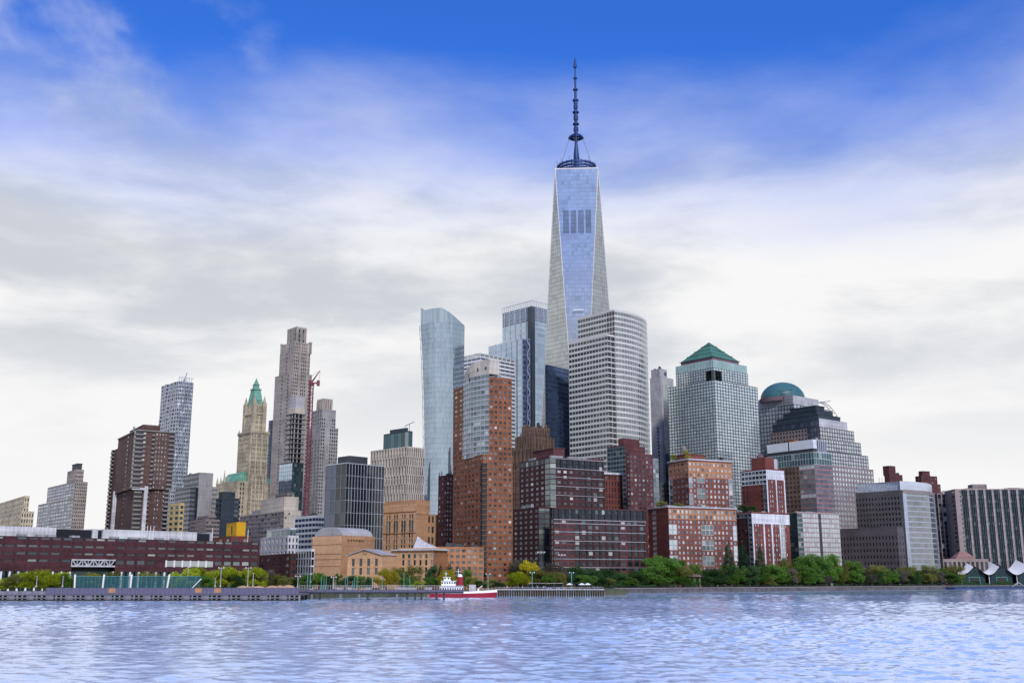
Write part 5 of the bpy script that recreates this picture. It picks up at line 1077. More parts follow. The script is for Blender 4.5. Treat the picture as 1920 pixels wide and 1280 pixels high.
    for px in (285, 291, 297, 408, 475): b.single('aerial', 'white_paint', lambda m: m.bar((b.xr(px), 6, zt), (b.xr(px), 6, zt+7), .14))
    b.done()
maroon_long()

# ------------------------------------------------------------------ piers and boats
def pxx(px, Y, z=3.0): return xat(px, Y, z)
def copy_of(me, name, parent, loc, rz=0, s=None):
    o = obj(name, me, parent, loc, rz)
    if s: o.scale = s
    return o
def pier_left():
    Y = 424; r = empty('promenade_pier', (0, Y, 0)); tag(r, 'long mauve-walled promenade pier on concrete piers at the lower left', 'pier')
    xa, xb = pxx(-60, Y), pxx(560, Y); xs = pxx(86, Y)
    zd, zt = zat(1112, Y), zat(1099.5, Y)
    m = MB(); m.box(xa, xb, 0, 26, zd-.7, zd); obj('deck', m.mesh('deck', 'pier_conc'), r)
    n = 30; w = (xb-xs)/n
    for i in range(n): obj('fascia_panel', b_mesh('fascia_panel', (.03, round(w-.03, 2), -.25, .2, 0, round(zt-zd, 2)), 'pier_wall'), r, (xs+i*w, 0, zd-.35+random.uniform(-.02, .02)))
    n2 = 6; w2 = (xs-xa)/n2
    for i in range(n2): obj('kerb_panel', b_mesh('kerb_panel', (.03, round(w2-.03, 2), -.2, .2, 0, 1.3), 'pier_conc'), r, (xa+i*w2, 0, zd-.4))
    k = 17; W = (xb-xa)/k
    for i in range(k):
        x = xa+i*W; h = zd-.7
        obj('pier_block', b_mesh('pier_block', (0, 3.0, .2, 3, -1.0, round(h, 2)), 'pier_conc'), r, (x, 0, 0))
        for q in range(3): obj('pile', b_mesh('pile', (-.3, .3, .3, .9, -1.5, round(h, 2)), 'pier_conc2'), r, (x+4.0+q*1.9, 0, 0))
        obj('cross_beam', b_mesh('cross_beam', (2.9, round(W, 2), .1, .5, 0, .45), 'pier_conc'), r, (x, 0, h*.46))
        obj('fender', b_mesh('fender', (0, round(W, 2), .12, .6, -.6, .5), 'wet_wood'), r, (x, 0, 0))
    for px in (204, 366, 402): obj('kiosk_panel', b_mesh('kiosk_panel', (0, 2.6, -.4, .0, 0, 1.7), 'rust_brown'), r, (pxx(px, Y), 0, zt-2.2))
    m = MB(); m.box(xa, xb, 3, 3.5, -1.5, zd-.8); obj('bulkhead', m.mesh('bulkhead', 'wet_wood'), r)
    # sand-coloured planter beds on the deck
    rs = random.Random(3)
    for px in (448, 462, 478, 505, 520, 535): copy_of(mound, 'planter_bed', r, (pxx(px, Y), 5, zt-.8), rs.uniform(0, 3), (rs.uniform(2, 3.6), 2, rs.uniform(1.0, 1.7)))
mat('pier_conc2', (.22, .27, .26), .9, var=.3, scale=.5)
mm = MB(True); mm.lathe([(1, 0), (.92, .3), (.6, .75), (.01, 1)], 10); mat('planter', (.42, .28, .16)); mound = mm.mesh('planter_bed', 'planter')
pier_left()
def lamp_post(px, py_top, py_bot, Y, label, m='lamp_teal', arms=2, heads='white_paint', zb=None):
    zb = zat(py_bot, Y) if zb is None else zb; zt = zat(py_top, Y); x = xat(px, Y, zb); h = zt-zb
    r = empty('lamp_post', (x, Y, zb)); tag(r, label, 'lamp post', 'lamp posts along the waterfront')
    p = MB(); p.lathe([(.42, 0), (.42, .5), (.2, .7), (.16, h*.98)], 8); obj('pole', p.mesh('pole', m), r)
    for k in range(arms):
        s = -1 if k % 2 else 1; a = MB(); a.bar((0, 0, h*.9), (s*1.0, 0, h*.96), .1); obj('arm', a.mesh('arm', m), r)
        l = MB(); l.lathe([(.05, h*.96-.4), (.2, h*.96-.3), (.24, h*.96), (.06, h*.96+.2)], 8, s*1.0, 0); obj('lamp_head', l.mesh('lamp_head', heads), r)
    if not arms: l = MB(); l.lathe([(.12, h*.96), (.4, h*.98), (.3, h)], 8); obj('lamp_head', l.mesh('lamp_head', heads), r)
def pole(px, py_top, py_bot, Y, label, m='lamp_teal', rad=.16):
    zb = zat(py_bot, Y); h = zat(py_top, Y)-zb; p = MB(); p.lathe([(rad*1.6, 0), (rad*1.6, .4), (rad, .5), (rad*.7, h), (.01, h+.2)], 7)
    o = obj('flag_pole', p.mesh('flag_pole', m), None, (xat(px, Y, zb), Y, zb)); tag(o, label, 'pole', 'slim poles behind the footbridge')
def sports_nets():
    Y = 436; zb = 3.0
    spans = [(140, 192), (192, 244), (244, 312), (312, 374)]
    for i, (pa, pb) in enumerate(spans):
        xa, xb = pxx(pa, Y), pxx(pb, Y); z1 = zat(1080, Y); r = empty('sports_net', (xa, Y, zb)); tag(r, f'dark teal sports net panel, {_ord[i]} from the left along the promenade pier', 'net', 'teal sports nets on the pier')
        m = MB(); W = xb-xa; H = z1-zb; n = 7
        for k in range(n+1): m.bar((W*k/n, 0, 0), (W*k/n, 0, H), .05)
        m.bar((0, 0, H), (W, 0, H), .12); m.bar((0, 0, .2), (W, 0, .2), .1); o = obj('net_frame', m.mesh('net_frame', 'lamp_teal'), r)
        m = MB(); k = 5
        for a in range(k): m.face((W*a/k, .06+.1*(a % 2), 0), (W*(a+1)/k, .06+.1*((a+1) % 2), 0), (W*(a+1)/k, .06+.1*((a+1) % 2), H-.1), (W*a/k, .06+.1*(a % 2), H-.1))
        obj('mesh_sheet', m.mesh('mesh_sheet', 'net_mesh'), r)
        m = MB(); m.bar((0, -.3, -.1), (.9 if i == 3 else -.3 if i == 0 else .25, -.3, H+.8), .38, 8); obj('mast_post', m.mesh('mast_post', 'white_paint'), r)
    r = MB(); r.bar((0, 0, 0), (4.2, 0, 4.4), .22, 6); o = obj('stay_strut', r.mesh('stay_strut', 'white_paint'), None, (pxx(357, Y), Y-.6, 3.9)); tag(o, 'white slanting stay strut at the right end of the teal nets', 'strut')
def net_material():
    m, nt, b = new_mat('net_mesh'); b.inputs['Base Color'].default_value = (.008, .085, .115, 1); b.inputs['Alpha'].default_value = .72; b.inputs['Roughness'].default_value = .8
net_material(); sports_nets()
def footbridge():
    Y = 446; r = empty('footbridge', (0, Y, 0)); tag(r, 'slim grey footbridge deck on dark piles with white railings in front of the tan buildings', 'footbridge')
    xa, xb = pxx(556, Y), pxx(868, Y); zt, zb = zat(1105, Y), zat(1109.5, Y)
    n = 18; w = (xb-xa)/n
    for i in range(n): obj('deck_panel', b_mesh('deck_panel', (.03, round(w-.03, 2), 0, 7, 0, round(zt-zb, 2)), 'pier_wall'), r, (xa+i*w, 0, zb))
    m = MB(); m.box(xa, xb, .6, 1.4, zb-.5, zb); m.box(xa, xb, 5.6, 6.4, zb-.5, zb); obj('girder', m.mesh('girder', 'mech_dark'), r)
    for px, lt in ((573, 0), (584, 1), (599, 0), (638, 1), (673, 1), (689, 0), (744, 1), (763, 0), (778, 0), (790, 0), (803, 1), (818, 0), (832, 0)):
        obj('pile', b_mesh('pile', (-.38, .38, 1, 1.8, -2, round(zb-.5, 2)), 'pier_conc' if lt else 'wet_wood'), r, (pxx(px, Y), 0, 0))
    k = 64; w = (xb-xa)/k; h = zat(1097.5, Y)-zt
    for i in range(k+1): obj('railing_post', b_mesh('railing_post', (-.07, .07, .1, .24, 0, round(h, 2)), 'pale_grey'), r, (xa+i*w, 0, zt))
    m = MB(); m.box(xa, xb, .1, .22, zt+h, zt+h+.1); m.box(xa, xb, .1, .2, zt+h*.5, zt+h*.5+.06); m.box(xa, xb, 6.6, 6.8, zt+h, zt+h+.1); obj('handrail', m.mesh('handrail', 'pale_grey'), r)
    rs = random.Random(4)
    for px in list(range(628, 652, 8))+list(range(682, 706, 8))+list(range(738, 766, 9))+[782, 796, 808]: obj('bench', b_mesh('bench', (0, 2.6, 4.4, 5.2, 0, .9), rs.choice(['pale_grey', 'maroon', 'pale_grey'])), r, (pxx(px, Y), 0, zt))
footbridge()
def red_boat():
    Y = 512; xa, xb = pxx(802, Y), pxx(932, Y); L = xb-xa; r = empty('red_work_boat', (xa, Y, 0)); tag(r, 'red-hulled vessel with white wheelhouse and red funnel moored beside the footbridge', 'boat')
    B = 4.2; n = 22
    def half(t): return B*(1-max(0, (t-.55)/.45)**2.6)*(1-.25*max(0, (.12-t)/.12)**2)
    def sheer(t): return 2.5+.9*max(0, (t-.45)/.55)**1.6+.25*max(0, .3-t)
    def ring(t, f, zf): return half(t)*f, zf
    hull, white, deck = MB(True), MB(True), MB(True)
    for k in range(n):
        t0, t1 = k/n, (k+1)/n
        for s in (-1, 1):
            q = []
            for t in (t0, t1):
                h = max(half(t), .02); sh = sheer(t); x = t*L; q.append(((x-(.9 if t > .9 else 0), s*h*.78, -.6), (x, s*h*.95, sh*.55), (x, s*h, sh*.68), (x+.0, s*h*1.0, sh)))
            for a in range(2): hull.face(q[0][a], q[1][a], q[1][a+1], q[0][a+1])
            white.face(q[0][2], q[1][2], q[1][3], q[0][3])
        deck.face((t0*L, -half(t0), sheer(t0)-.35), (t1*L, -half(t1), sheer(t1)-.35), (t1*L, half(t1), sheer(t1)-.35), (t0*L, half(t0), sheer(t0)-.35))
    hull.face((0, -half(0)*.78, -.6), (0, half(0)*.78, -.6), (0, half(0), sheer(0)), (0, -half(0), sheer(0)))
    h = obj('hull', hull.mesh('hull', 'red_paint'), r); obj('bulwark', white.mesh('bulwark', 'white_paint'), h); obj('deck', deck.mesh('deck', 'red_paint'), r)
    z = 2.3; X = lambda px: pxx(px, Y)-xa
    def cab(name, x0, x1, w, z0, z1, win=True):
        m = MB(); m.prism([(x0, -w), (x1, -w), (x1, w), (x0, w)], z0, z1, [(x0+.15, -w+.1), (x1-.35, -w+.1), (x1-.35, w-.1), (x0+.15, w-.1)]); m.box(x0-.3, x1+.2, -w-.25, w+.25, z1, z1+.18); o = obj(name, m.mesh(name, 'white_paint'), r)
        if win:
            k = max(2, int((x1-x0)/1.1))
            for i in range(k):
                x = x0+(x1-x0)*(i+.2)/k; obj('window', b_mesh('window', (0, .65, -.04, .04, 0, .75), 'g_black'), o, (x, -w+.0, z0+(z1-z0)*.48))
    cab('deckhouse', X(825), X(870), 2.9, z, z+2.4); cab('wheelhouse', X(828), X(855), 2.4, z+2.78, z+5.0); cab('bridge', X(832), X(845), 1.8, z+5.2, z+6.7)
    m = MB(); m.lathe([(1.5, z+2.9), (1.35, z+5.5), (1.2, z+7.0)], 12, X(863), 0); obj('funnel', m.mesh('funnel', 'red_paint'), r)
    m = MB(); m.lathe([(1.22, z+7.0), (1.1, z+7.6), (.5, z+8.2), (.01, z+8.3)], 12, X(862.5), 0); obj('funnel_cap', m.mesh('funnel_cap', 'white_paint'), r)
    m = MB(); m.bar((X(859), 0, z+5), (X(859), 0, z+10.6), .14, 6); m.bar((X(859)-1.3, 0, z+9.4), (X(859)+1.3, 0, z+9.4), .1); m.bar((X(836), 0, z+6.7), (X(836), 0, z+9.4), .12, 6); m.bar((X(836)-1, 0, z+8.4), (X(836)+1, 0, z+8.4), .08); obj('mast', m.mesh('mast', 'white_paint'), r)
    m = MB(); m.box(X(880), X(892), -2, 2, z, z+3.4); obj('locker', m.mesh('locker', 'pale_grey'), r)
    for px in (884, 897): m = MB(); m.lathe([(.7, z), (.5, z+1), (.35, z+1.6)], 8, X(px), -1); m.bar((X(px), -1, z+1.5), (X(px)+1.9, -1.4, z+2.9), .22, 6); obj('water_cannon', m.mesh('water_cannon', 'white_paint'), r)
    m = MB(); 
    for k in range(12): x = X(893)+k*(L*.94-X(893))/11; m.bar((x, -half(x/L)*.96, sheer(x/L)), (x, -half(x/L)*.96, sheer(x/L)+1), .05)
    obj('rail_posts', m.mesh('rail_posts', 'white_paint'), r)['kind'] = 'stuff'
red_boat()
def timber_dock():
    Y = 547; r = empty('timber_dock', (0, Y, 0)); tag(r, 'low timber dock on close-set pale piles right of the red boat', 'dock')
    xa, xb = pxx(928, Y), pxx(1133, Y); zd = zat(1104.5, Y)
    n = 24; w = (xb-xa)/n
    for i in range(n):
        obj('deck_plank', b_mesh('deck_plank', (.02, round(w-.02, 2), 0, 26, 0, .35), 'wood_deck'), r, (xa+i*w, 0, zd-.35)); obj('edge_beam', b_mesh('edge_beam', (0, round(w, 2), -.15, .15, 0, .5), 'pale_grey'), r, (xa+i*w, 0, zd-.25))
    k = 46; w = (xb-xa)/k
    rs = random.Random(8)
    for i in range(k+1): obj('pile', b_mesh('pile', (-.16, .16, -.2, .16, -1, round(zd-.3, 2)), rs.choice(['timber', 'pier_conc2', 'timber'])), r, (xa+i*w, 0, rs.uniform(-.05, .25)))
    m = MB(); m.box(xa, xb, .8, 1.2, -1, zd-.4); m.box(xa, xb, -.05, .3, .5, .8); obj('backing', m.mesh('backing', 'wet_wood'), r)
    for i in range(0, k, 2): obj('railing_post', b_mesh('railing_post', (-.05, .05, .4, .5, 0, 1.1), 'pale_grey'), r, (xa+i*w, 0, zd))
    m = MB(); m.box(xa, xb, .4, .5, zd+1.1, zd+1.2); m.box(xa, xb, .42, .48, zd+.6, zd+.66); obj('handrail', m.mesh('handrail', 'pale_grey'), r)
    for px, top, lb in ((915, 1074, 'teal twin-headed lamp post beside the bow of the red boat'), (998, 1071, 'teal twin-headed lamp post at the middle of the timber dock'), (1072, 1071, 'teal twin-headed lamp post near the white parasols')): lamp_post(px, top, 1106, Y+2, lb, zb=zd)
    # parasols and a striped cafe awning
    for i, (px, lb) in enumerate(((1068, 'white parasol nearest the teal lamp post on the timber dock'), (1091, 'white parasol in the middle of the three on the timber dock'), (1102, 'white parasol nearest the free end of the timber dock'))):
        Yp = Y+14; o = empty('parasol', (pxx(px, Yp), Yp, zd)); tag(o, lb, 'parasol', 'parasols on the timber dock')
        m = MB(True); m.lathe([(1.9, 2.2), (1.0, 2.75), (.02, 3.2)], 8); obj('canopy', m.mesh('canopy', 'canvas'), o); m = MB(); m.bar((0, 0, 0), (0, 0, 3.1), .06, 6); obj('pole', m.mesh('pole', 'timber'), o)
    Yc = Y+20; o = empty('cafe_awning', (pxx(990, Yc), Yc, 3.1)); tag(o, 'long sand-coloured cafe awning with dark underside behind the timber dock', 'awning'); W = pxx(1056, Yc)-pxx(990, Yc)
    m = MB(); k = 8
    for i in range(k): m.prism([(W*i/k, 0), (W*(i+1)/k, 0), (W*(i+1)/k, 5), (W*i/k, 5)], 3.0, 3.2, [(W*i/k+.1, .4), (W*(i+1)/k-.1, .4), (W*(i+1)/k-.1, 4.6), (W*i/k+.1, 4.6)])
    obj('canopy', m.mesh('canopy', 'cream_stone'), o)
    for i in range(5): m = MB(); m.bar((W*i/4, .3, 0), (W*i/4, .3, 3.05), .08, 6); obj('post', m.mesh('post', 'timber'), o)
    m = MB(); m.box(0, W, 3, 4.8, 0, 2.4); obj('servery', m.mesh('servery', 'shed_dark'), o)
    # folding tables under blue covers
    for i in range(6):
        m = MB(); x = pxx((1024, 1030, 1037, 1046, 1053, 1059)[i], Y+10); m.box(-.8, .8, -.4, .4, .68, .78); m.box(-.75, -.6, -.3, .3, 0, .68); m.box(.6, .75, -.3, .3, 0, .68); oo = obj('picnic_table', m.mesh('picnic_table', 'tarp_blue' if i % 2 == 0 else 'canvas'), None, (x, Y+10, zd))
        tag(oo, f"{'blue' if i % 2 == 0 else 'white'} picnic table, {_ord[i]} from the left before the cafe awning", 'table', 'picnic tables on the dock')
timber_dock()
# ------------------------------------------------------------------ ferry shelters at the right edge
def ferry_shelters():
    for i, (pa, pv, pb, yh, yl) in enumerate(((1788, 1804, 1826, 1062, 1077), (1843, 1856, 1874, 1062, 1077), (1894, 1908, 1930, 1061, 1077))):
        Y = 1030; xa, xv, xb = pxx(pa-4, Y), pxx(pv, Y), pxx(pb, Y); zl, zh, ze = zat(yl, Y), zat(yh, Y), zat(1067, Y)
        r = empty('ferry_shelter', (xv, Y, 3)); tag(r, f"white butterfly-winged tent shelter, {('leftmost', 'middle', 'rightmost')[i]} of three at the right edge", 'shelter', 'ferry shelters at the right edge')
        m = MB(True); n = 6; D = 26
        def wing(x1, z1):
            for a in range(n):
                for bb in range(4):
                    def P(u, v): sag = -1.4*math.sin(math.pi*u); return ((x1-xv)*u, -3+D*v, (zl-3)+(z1-zl)*u+sag+(1-u)*1.5*v+6.5*v*(.35+.65*u))
                    m.face(P(a/n, bb/4), P((a+1)/n, bb/4), P((a+1)/n, (bb+1)/4), P(a/n, (bb+1)/4))
        wing(xa, ze); wing(xb, zh); obj('canopy', m.mesh('canopy', 'canvas'), r)
        m = MB(True); D = 24; x2 = pxx(pb+14 if i < 2 else pb+14, Y)-xv; x0 = xb-xv
        # dark pitched hall joining on the right
        m2 = MB(); pk = pxx((pb+ (1843 if i == 0 else 1894 if i == 1 else 1950))/2, Y)-xv; xe = pxx((1843, 1894, 1950)[i]+6, Y)-xv; xs = 1
        m2.prism([(xs+.5, 1), (xe, 1), (xe, D), (xs+.5, D)], 0, zl-3+1); m2.face((xs, 1, zl-2), (xe, 1, zl-2), (pk, 1, zat(1064, Y)-3)); m2.face((xs, 1, zl-2), (pk, 1, zat(1064, Y)-3), (pk, D, zat(1064, Y)-3), (xs, D, zl-2)); m2.face((pk, 1, zat(1064, Y)-3), (xe, 1, zl-2), (xe, D, zl-2), (pk, D, zat(1064, Y)-3))
        obj('hall', m2.mesh('hall', 'shed_green'), r)
        m3 = MB(); w = xe-xs; m3.box(xs+w*.3, xs+w*.75, .6, .95, 0, (zl-3)*.75); obj('doorway', m3.mesh('doorway', 'g_black'), r); m3 = MB(); m3.box(xs+w*.28, xs+w*.77, .5, .98, (zl-3)*.75, (zl-3)*.8); m3.box(xs+w*.28, xs+w*.3, .5, .98, 0, (zl-3)*.75); m3.box(xs+w*.75, xs+w*.77, .5, .98, 0, (zl-3)*.75); obj('door_frame', m3.mesh('door_frame', 'lamp_teal'), r)
        m = MB(); m.bar((0, 0, 0), (0, 0, zl-3), .3, 8); m.bar((0, 0, zl-3.2), (xa-xv, 0, ze-3), .12); obj('mast', m.mesh('mast', 'white_paint'), r)
    o = empty('ferry_pontoon', (60+440*.69+3, 650+390*.69-3, 0), math.atan2(390, 440)); tag(o, 'dark floating ferry pontoon along the foot of the tent shelters', 'pontoon'); W = 200.0
    m = MB(); m.box(0, W, -4, 6, -.5, 1.7); obj('hull', m.mesh('hull', 'mast_blue'), o)
    m = MB(); k = 16
    for i in range(k): m.box(W*i/k, W*i/k+.2, -3.8, -3.6, 1.7, 2.9)
    m.box(0, W, -3.8, -3.6, 2.9, 3.05); obj('railing', m.mesh('railing', 'lamp_teal'), o)['kind'] = 'stuff'
    m = MB(); m.bar((W*.55, -3, 1.8), (W*.62, -3, 5.5), .4, 6); m.bar((W*.62, -3, 5.5), (W*.68, -3, 1.8), .4, 6); obj('gangway_frame', m.mesh('gangway_frame', 'steel_pale'), o)
ferry_shelters()

# ------------------------------------------------------------------ trees
def leaf_mat(name, c, c2):
    m, nt, b = new_mat(name); N = nt.nodes.new; L = nt.links.new
    g = N('ShaderNodeNewGeometry'); oi = N('ShaderNodeObjectInfo'); mx = N('ShaderNodeMix'); mx.data_type = 'RGBA'; L(g.outputs['Random Per Island'], mx.inputs[0]); mx.inputs[6].default_value = (*c, 1); mx.inputs[7].default_value = (*c2, 1)
    hs = N('ShaderNodeHueSaturation'); mr = N('ShaderNodeMapRange'); mr.inputs['To Min'].default_value = .75; mr.inputs['To Max'].default_value = 1.25; L(oi.outputs['Random'], mr.inputs[0]); L(mr.outputs[0], hs.inputs['Value']); L(mx.outputs[2], hs.inputs['Color'])
    L(hs.outputs[0], b.inputs['Base Color']); b.inputs['Roughness'].default_value = .6; b.inputs['Specular IOR Level'].default_value = .2
    tr = N('ShaderNodeBsdfTranslucent'); L(hs.outputs[0], tr.inputs[0]); ms = N('ShaderNodeMixShader'); ms.inputs[0].default_value = .3; out = nt.nodes['Material Output']
    L(b.outputs[0], ms.inputs[1]); L(tr.outputs[0], ms.inputs[2]); L(ms.outputs[0], out.inputs[0])
leaf_mat('leaf_lime', (.26, .33, .010), (.40, .45, .025)); leaf_mat('leaf_yellow', (.36, .31, .01), (.46, .39, .016)); leaf_mat('leaf_olive', (.14, .16, .03), (.24, .24, .05))
leaf_mat('leaf_green', (.06, .16, .02), (.13, .25, .035)); leaf_mat('leaf_dark', (.03, .085, .025), (.06, .13, .035)); leaf_mat('leaf_grey', (.09, .085, .06), (.16, .14, .10)); leaf_mat('leaf_fir', (.012, .05, .028), (.03, .075, .035))
LEAF = {'lime': 'lime green', 'yellow': 'yellow', 'olive': 'olive', 'green': 'mid green', 'dark': 'dark green', 'grey': 'grey-brown budding', 'fir': 'dark conifer'}
def tree_proto(species, seed):
    """unit tree: 1 high, crown about 1 across"""
    rs = random.Random(seed); tr = MB(); lf = MB(); fir = species == 'fir'
    def limb(p, q, r0, r1): tr.bar(p, q, r0, 6, r1)
    limb((0, 0, -.02), (.01, 0, .3), .03, .022)
    clumps = []
    if fir:
        limb((.01, 0, .3), (0, 0, .97), .022, .004)
        for k in range(34):
            z = .1+.86*k/34; rad = .46*(1-(z-.08)/.92)**.85+.03
            for q in range(3):
                a = rs.uniform(0, 6.28); clumps.append((rad*.62*math.cos(a), rad*.62*math.sin(a), z, rad*.42, .05))
    else:
        limb((.01, 0, .3), (0, .02, .62), .022, .012)
        nl = 11
        for k in range(nl):
            a = 2.4*k+rs.uniform(-.4, .4); z = rs.uniform(.34, .82); rad = .36*math.sqrt(max(.05, 1-((z-.56)/.5)**2))*rs.uniform(.6, 1.1)
            e = (rad*math.cos(a), rad*math.sin(a), z); limb((.005, .01, max(.25, z-.25)), e, .014, .005); clumps.append((*e, rs.uniform(.12, .21), rs.uniform(.09, .16)))
            for _ in range(2):
                e2 = (e[0]*rs.uniform(.5, 1.25)+rs.uniform(-.1, .1), e[1]*rs.uniform(.5, 1.25)+rs.uniform(-.1, .1), e[2]+rs.uniform(-.12, .1)); limb(e, e2, .005, .002); clumps.append((*e2, rs.uniform(.09, .16), rs.uniform(.07, .12)))
        for _ in range(6): clumps.append((rs.uniform(-.14, .14), rs.uniform(-.14, .14), rs.uniform(.6, .86), rs.uniform(.12, .2), rs.uniform(.1, .14)))
        for _ in range(9): a = rs.uniform(0, 6.28); clumps.append((.3*math.cos(a), .3*math.sin(a), rs.uniform(.2, .42), rs.uniform(.12, .2), rs.uniform(.09, .14)))
    tot = 7600 if not fir else 5200; ws = [c[3]**2 for c in clumps]; sw = sum(ws); airy = species in ('grey', 'olive')
    if airy: tot = 5000
    for c, wgt in zip(clumps, ws):
        for _ in range(int(tot*wgt/sw)):
            d = Vector((rs.gauss(0, 1), rs.gauss(0, 1), rs.gauss(0, 1))).normalized()*(rs.random()**.4)
            p = Vector((c[0]+d.x*c[3], c[1]+d.y*c[3], c[2]+d.z*c[4]))
            s = rs.uniform(.011, .024); u = Vector((rs.gauss(0, 1), rs.gauss(0, 1), rs.gauss(0, .6))).normalized(); v = u.orthogonal().normalized(); v = (v+u.cross(v)*rs.uniform(-1, 1)).normalized()
            lf.face(p-u*s, p+v*s*.7, p+u*s*1.1, p-v*s*.7)
    return tr.mesh('trunk', 'bark'), lf.mesh('crown', 'leaf_'+species)
PROTO = {s: [tree_proto(s, 10*i+len(s)) for i in range(4 if s != 'yellow' else 2)] for s in LEAF}
_tn = {}
def tree(px, top, wpx, Y, species, where, shape='rounded'):
    z = 3.0; x = xat(px, Y, z+5); h = (zat(top, Y)-z)*1.1; wd = wpx*(Y*CT)/FPX*1.3; h = max(h, 2.5)
    key = (species, where); _tn[key] = _tn.get(key, 0)+1
    lab = f"{LEAF[species]} {'tree' if species != 'fir' else 'tree'}, {_ord[_tn[key]-1]} from left {where}"
    tm, lm = PROTO[species][(int(px)*7+len(where)) % len(PROTO[species])]; rz = (px*1.7) % 6.28
    r = empty('conifer_tree' if species == 'fir' else 'park_tree', (x, Y, z), rz); r.scale = (wd, wd, h); tag(r, lab, 'tree', 'trees '+where)
    obj('trunk', tm, r); obj('crown', lm, r)
def plant_trees():
    w = 'on the promenade pier park'
    T = [(8, 1084, 40, 462, 'lime'), (26, 1078, 30, 452, 'olive'), (44, 1074, 44, 470, 'lime'), (62, 1072, 42, 448, 'lime'), (84, 1068, 40, 456, 'lime'), (98, 1076, 34, 444, 'lime'), (112, 1073, 36, 458, 'lime'), (128, 1076, 30, 446, 'green'), (152, 1077, 28, 466, 'olive'), (178, 1074, 30, 470, 'yellow'), (210, 1072, 34, 472, 'olive'), (278, 1072, 34, 470, 'olive'),
         (325, 1070, 32, 465, 'lime'), (352, 1066, 40, 452, 'lime'), (372, 1063, 44, 462, 'lime'), (386, 1080, 26, 445, 'green'), (407, 1068, 34, 456, 'lime'), (428, 1063, 42, 452, 'lime'), (446, 1078, 24, 444, 'dark'), (462, 1068, 36, 458, 'lime'), (480, 1064, 36, 452, 'lime')]
    for t in T: tree(*t, w)
    w = 'beside the pier in front of the theatre'
    for t in [(504, 1066, 26, 482, 'grey'), (520, 1076, 30, 480, 'olive'), (536, 1079, 28, 476, 'olive'), (552, 1082, 22, 478, 'dark'), (572, 1076, 18, 500, 'green'), (598, 1074, 26, 505, 'green'), (612, 1080, 18, 500, 'dark'), (634, 1076, 16, 510, 'green'), (655, 1079, 26, 505, 'dark'), (672, 1078, 22, 512, 'green'), (692, 1081, 18, 512, 'dark')]: tree(*t, w)
    w = 'before the tan halls behind the footbridge'
    for t in [(724, 1066, 38, 525, 'yellow'), (752, 1064, 34, 540, 'olive'), (772, 1060, 40, 545, 'olive'), (784, 1089, 26, 528, 'lime'), (762, 1084, 26, 530, 'green'), (810, 1060, 22, 552, 'dark'), (806, 1082, 24, 545, 'green'), (826, 1058, 18, 560, 'fir'), (842, 1056, 22, 562, 'fir'), (838, 1068, 34, 548, 'yellow'), (858, 1060, 22, 562, 'fir'), (872, 1068, 24, 562, 'green'), (888, 1082, 26, 560, 'olive'), (900, 1088, 20, 558, 'dark'), (920, 1084, 22, 562, 'olive'), (934, 1090, 22, 560, 'dark')]: tree(*t, w)
    w = 'behind the timber dock'
    for t in [(975, 1048, 44, 605, 'grey'), (1000, 1050, 44, 600, 'grey'), (990, 1051, 34, 590, 'yellow'), (970, 1073, 40, 583, 'lime'), (1010, 1068, 42, 585, 'olive'), (1040, 1056, 46, 600, 'grey'), (1045, 1072, 34, 582, 'olive'), (1030, 1078, 26, 580, 'green'), (1080, 1062, 44, 612, 'dark'), (1060, 1078, 30, 600, 'dark'), (1098, 1078, 36, 605, 'green'), (1108, 1066, 38, 625, 'dark'), (1122, 1078, 34, 615, 'dark')]: tree(*t, w)
    w = 'along the right-hand esplanade'
    def ys(px, back): x0, y0, x1, y1 = 60, 650, 500, 1040; k = (px-CX)/FPX*CT; t = (y0*k-x0)/((x1-x0)-(y1-y0)*k) if True else 0; return y0+(y1-y0)*t+back
    E = [(1140, 1066, 36, 26, 'dark'), (1138, 1083, 26, 14, 'olive'), (1160, 1074, 34, 22, 'dark'), (1180, 1082, 30, 14, 'green'), (1196, 1072, 34, 26, 'dark'), (1216, 1062, 44, 24, 'green'), (1238, 1044, 56, 30, 'green'), (1262, 1048, 44, 32, 'green'), (1242, 1082, 30, 12, 'green'), (1278, 1060, 36, 22, 'olive'), (1284, 1080, 36, 12, 'green'), (1300, 1058, 28, 24, 'green'), (1318, 1076, 30, 18, 'dark'),
         (1340, 1066, 44, 24, 'dark'), (1350, 1078, 36, 14, 'dark'), (1368, 1016, 30, 26, 'fir'), (1376, 1058, 44, 20, 'green'), (1395, 1018, 34, 24, 'fir'), (1404, 1062, 40, 16, 'dark'), (1427, 1022, 28, 22, 'fir'), (1425, 1062, 44, 20, 'green'), (1446, 1058, 44, 24, 'green'), (1440, 1080, 32, 12, 'olive'), (1464, 1062, 36, 20, 'green'), (1482, 1066, 28, 12, 'grey'), (1480, 1048, 40, 30, 'olive'),
         (1504, 1044, 46, 26, 'green'), (1526, 1040, 52, 28, 'green'), (1520, 1066, 46, 12, 'green'), (1552, 1040, 50, 26, 'green'), (1546, 1078, 30, 10, 'grey'), (1572, 1050, 40, 22, 'olive'), (1592, 1052, 44, 24, 'green'), (1604, 1066, 34, 14, 'green'), (1624, 1068, 36, 14, 'grey'), (1640, 1060, 40, 24, 'olive'), (1648, 1070, 22, 12, 'dark'), (1664, 1066, 38, 18, 'green'), (1686, 1068, 36, 14, 'grey'), (1702, 1062, 36, 22, 'olive'), (1716, 1070, 22, 14, 'dark'), (1736, 1060, 42, 18, 'olive'), (1756, 1068, 32, 20, 'grey'), (1772, 1066, 30, 24, 'green'), (1790, 1060, 36, 30, 'olive'), (1782, 1074, 30, 14, 'green')]
    for (px, top, wd, back, sp) in E: tree(px, top, wd, ys(px, back), sp, w)
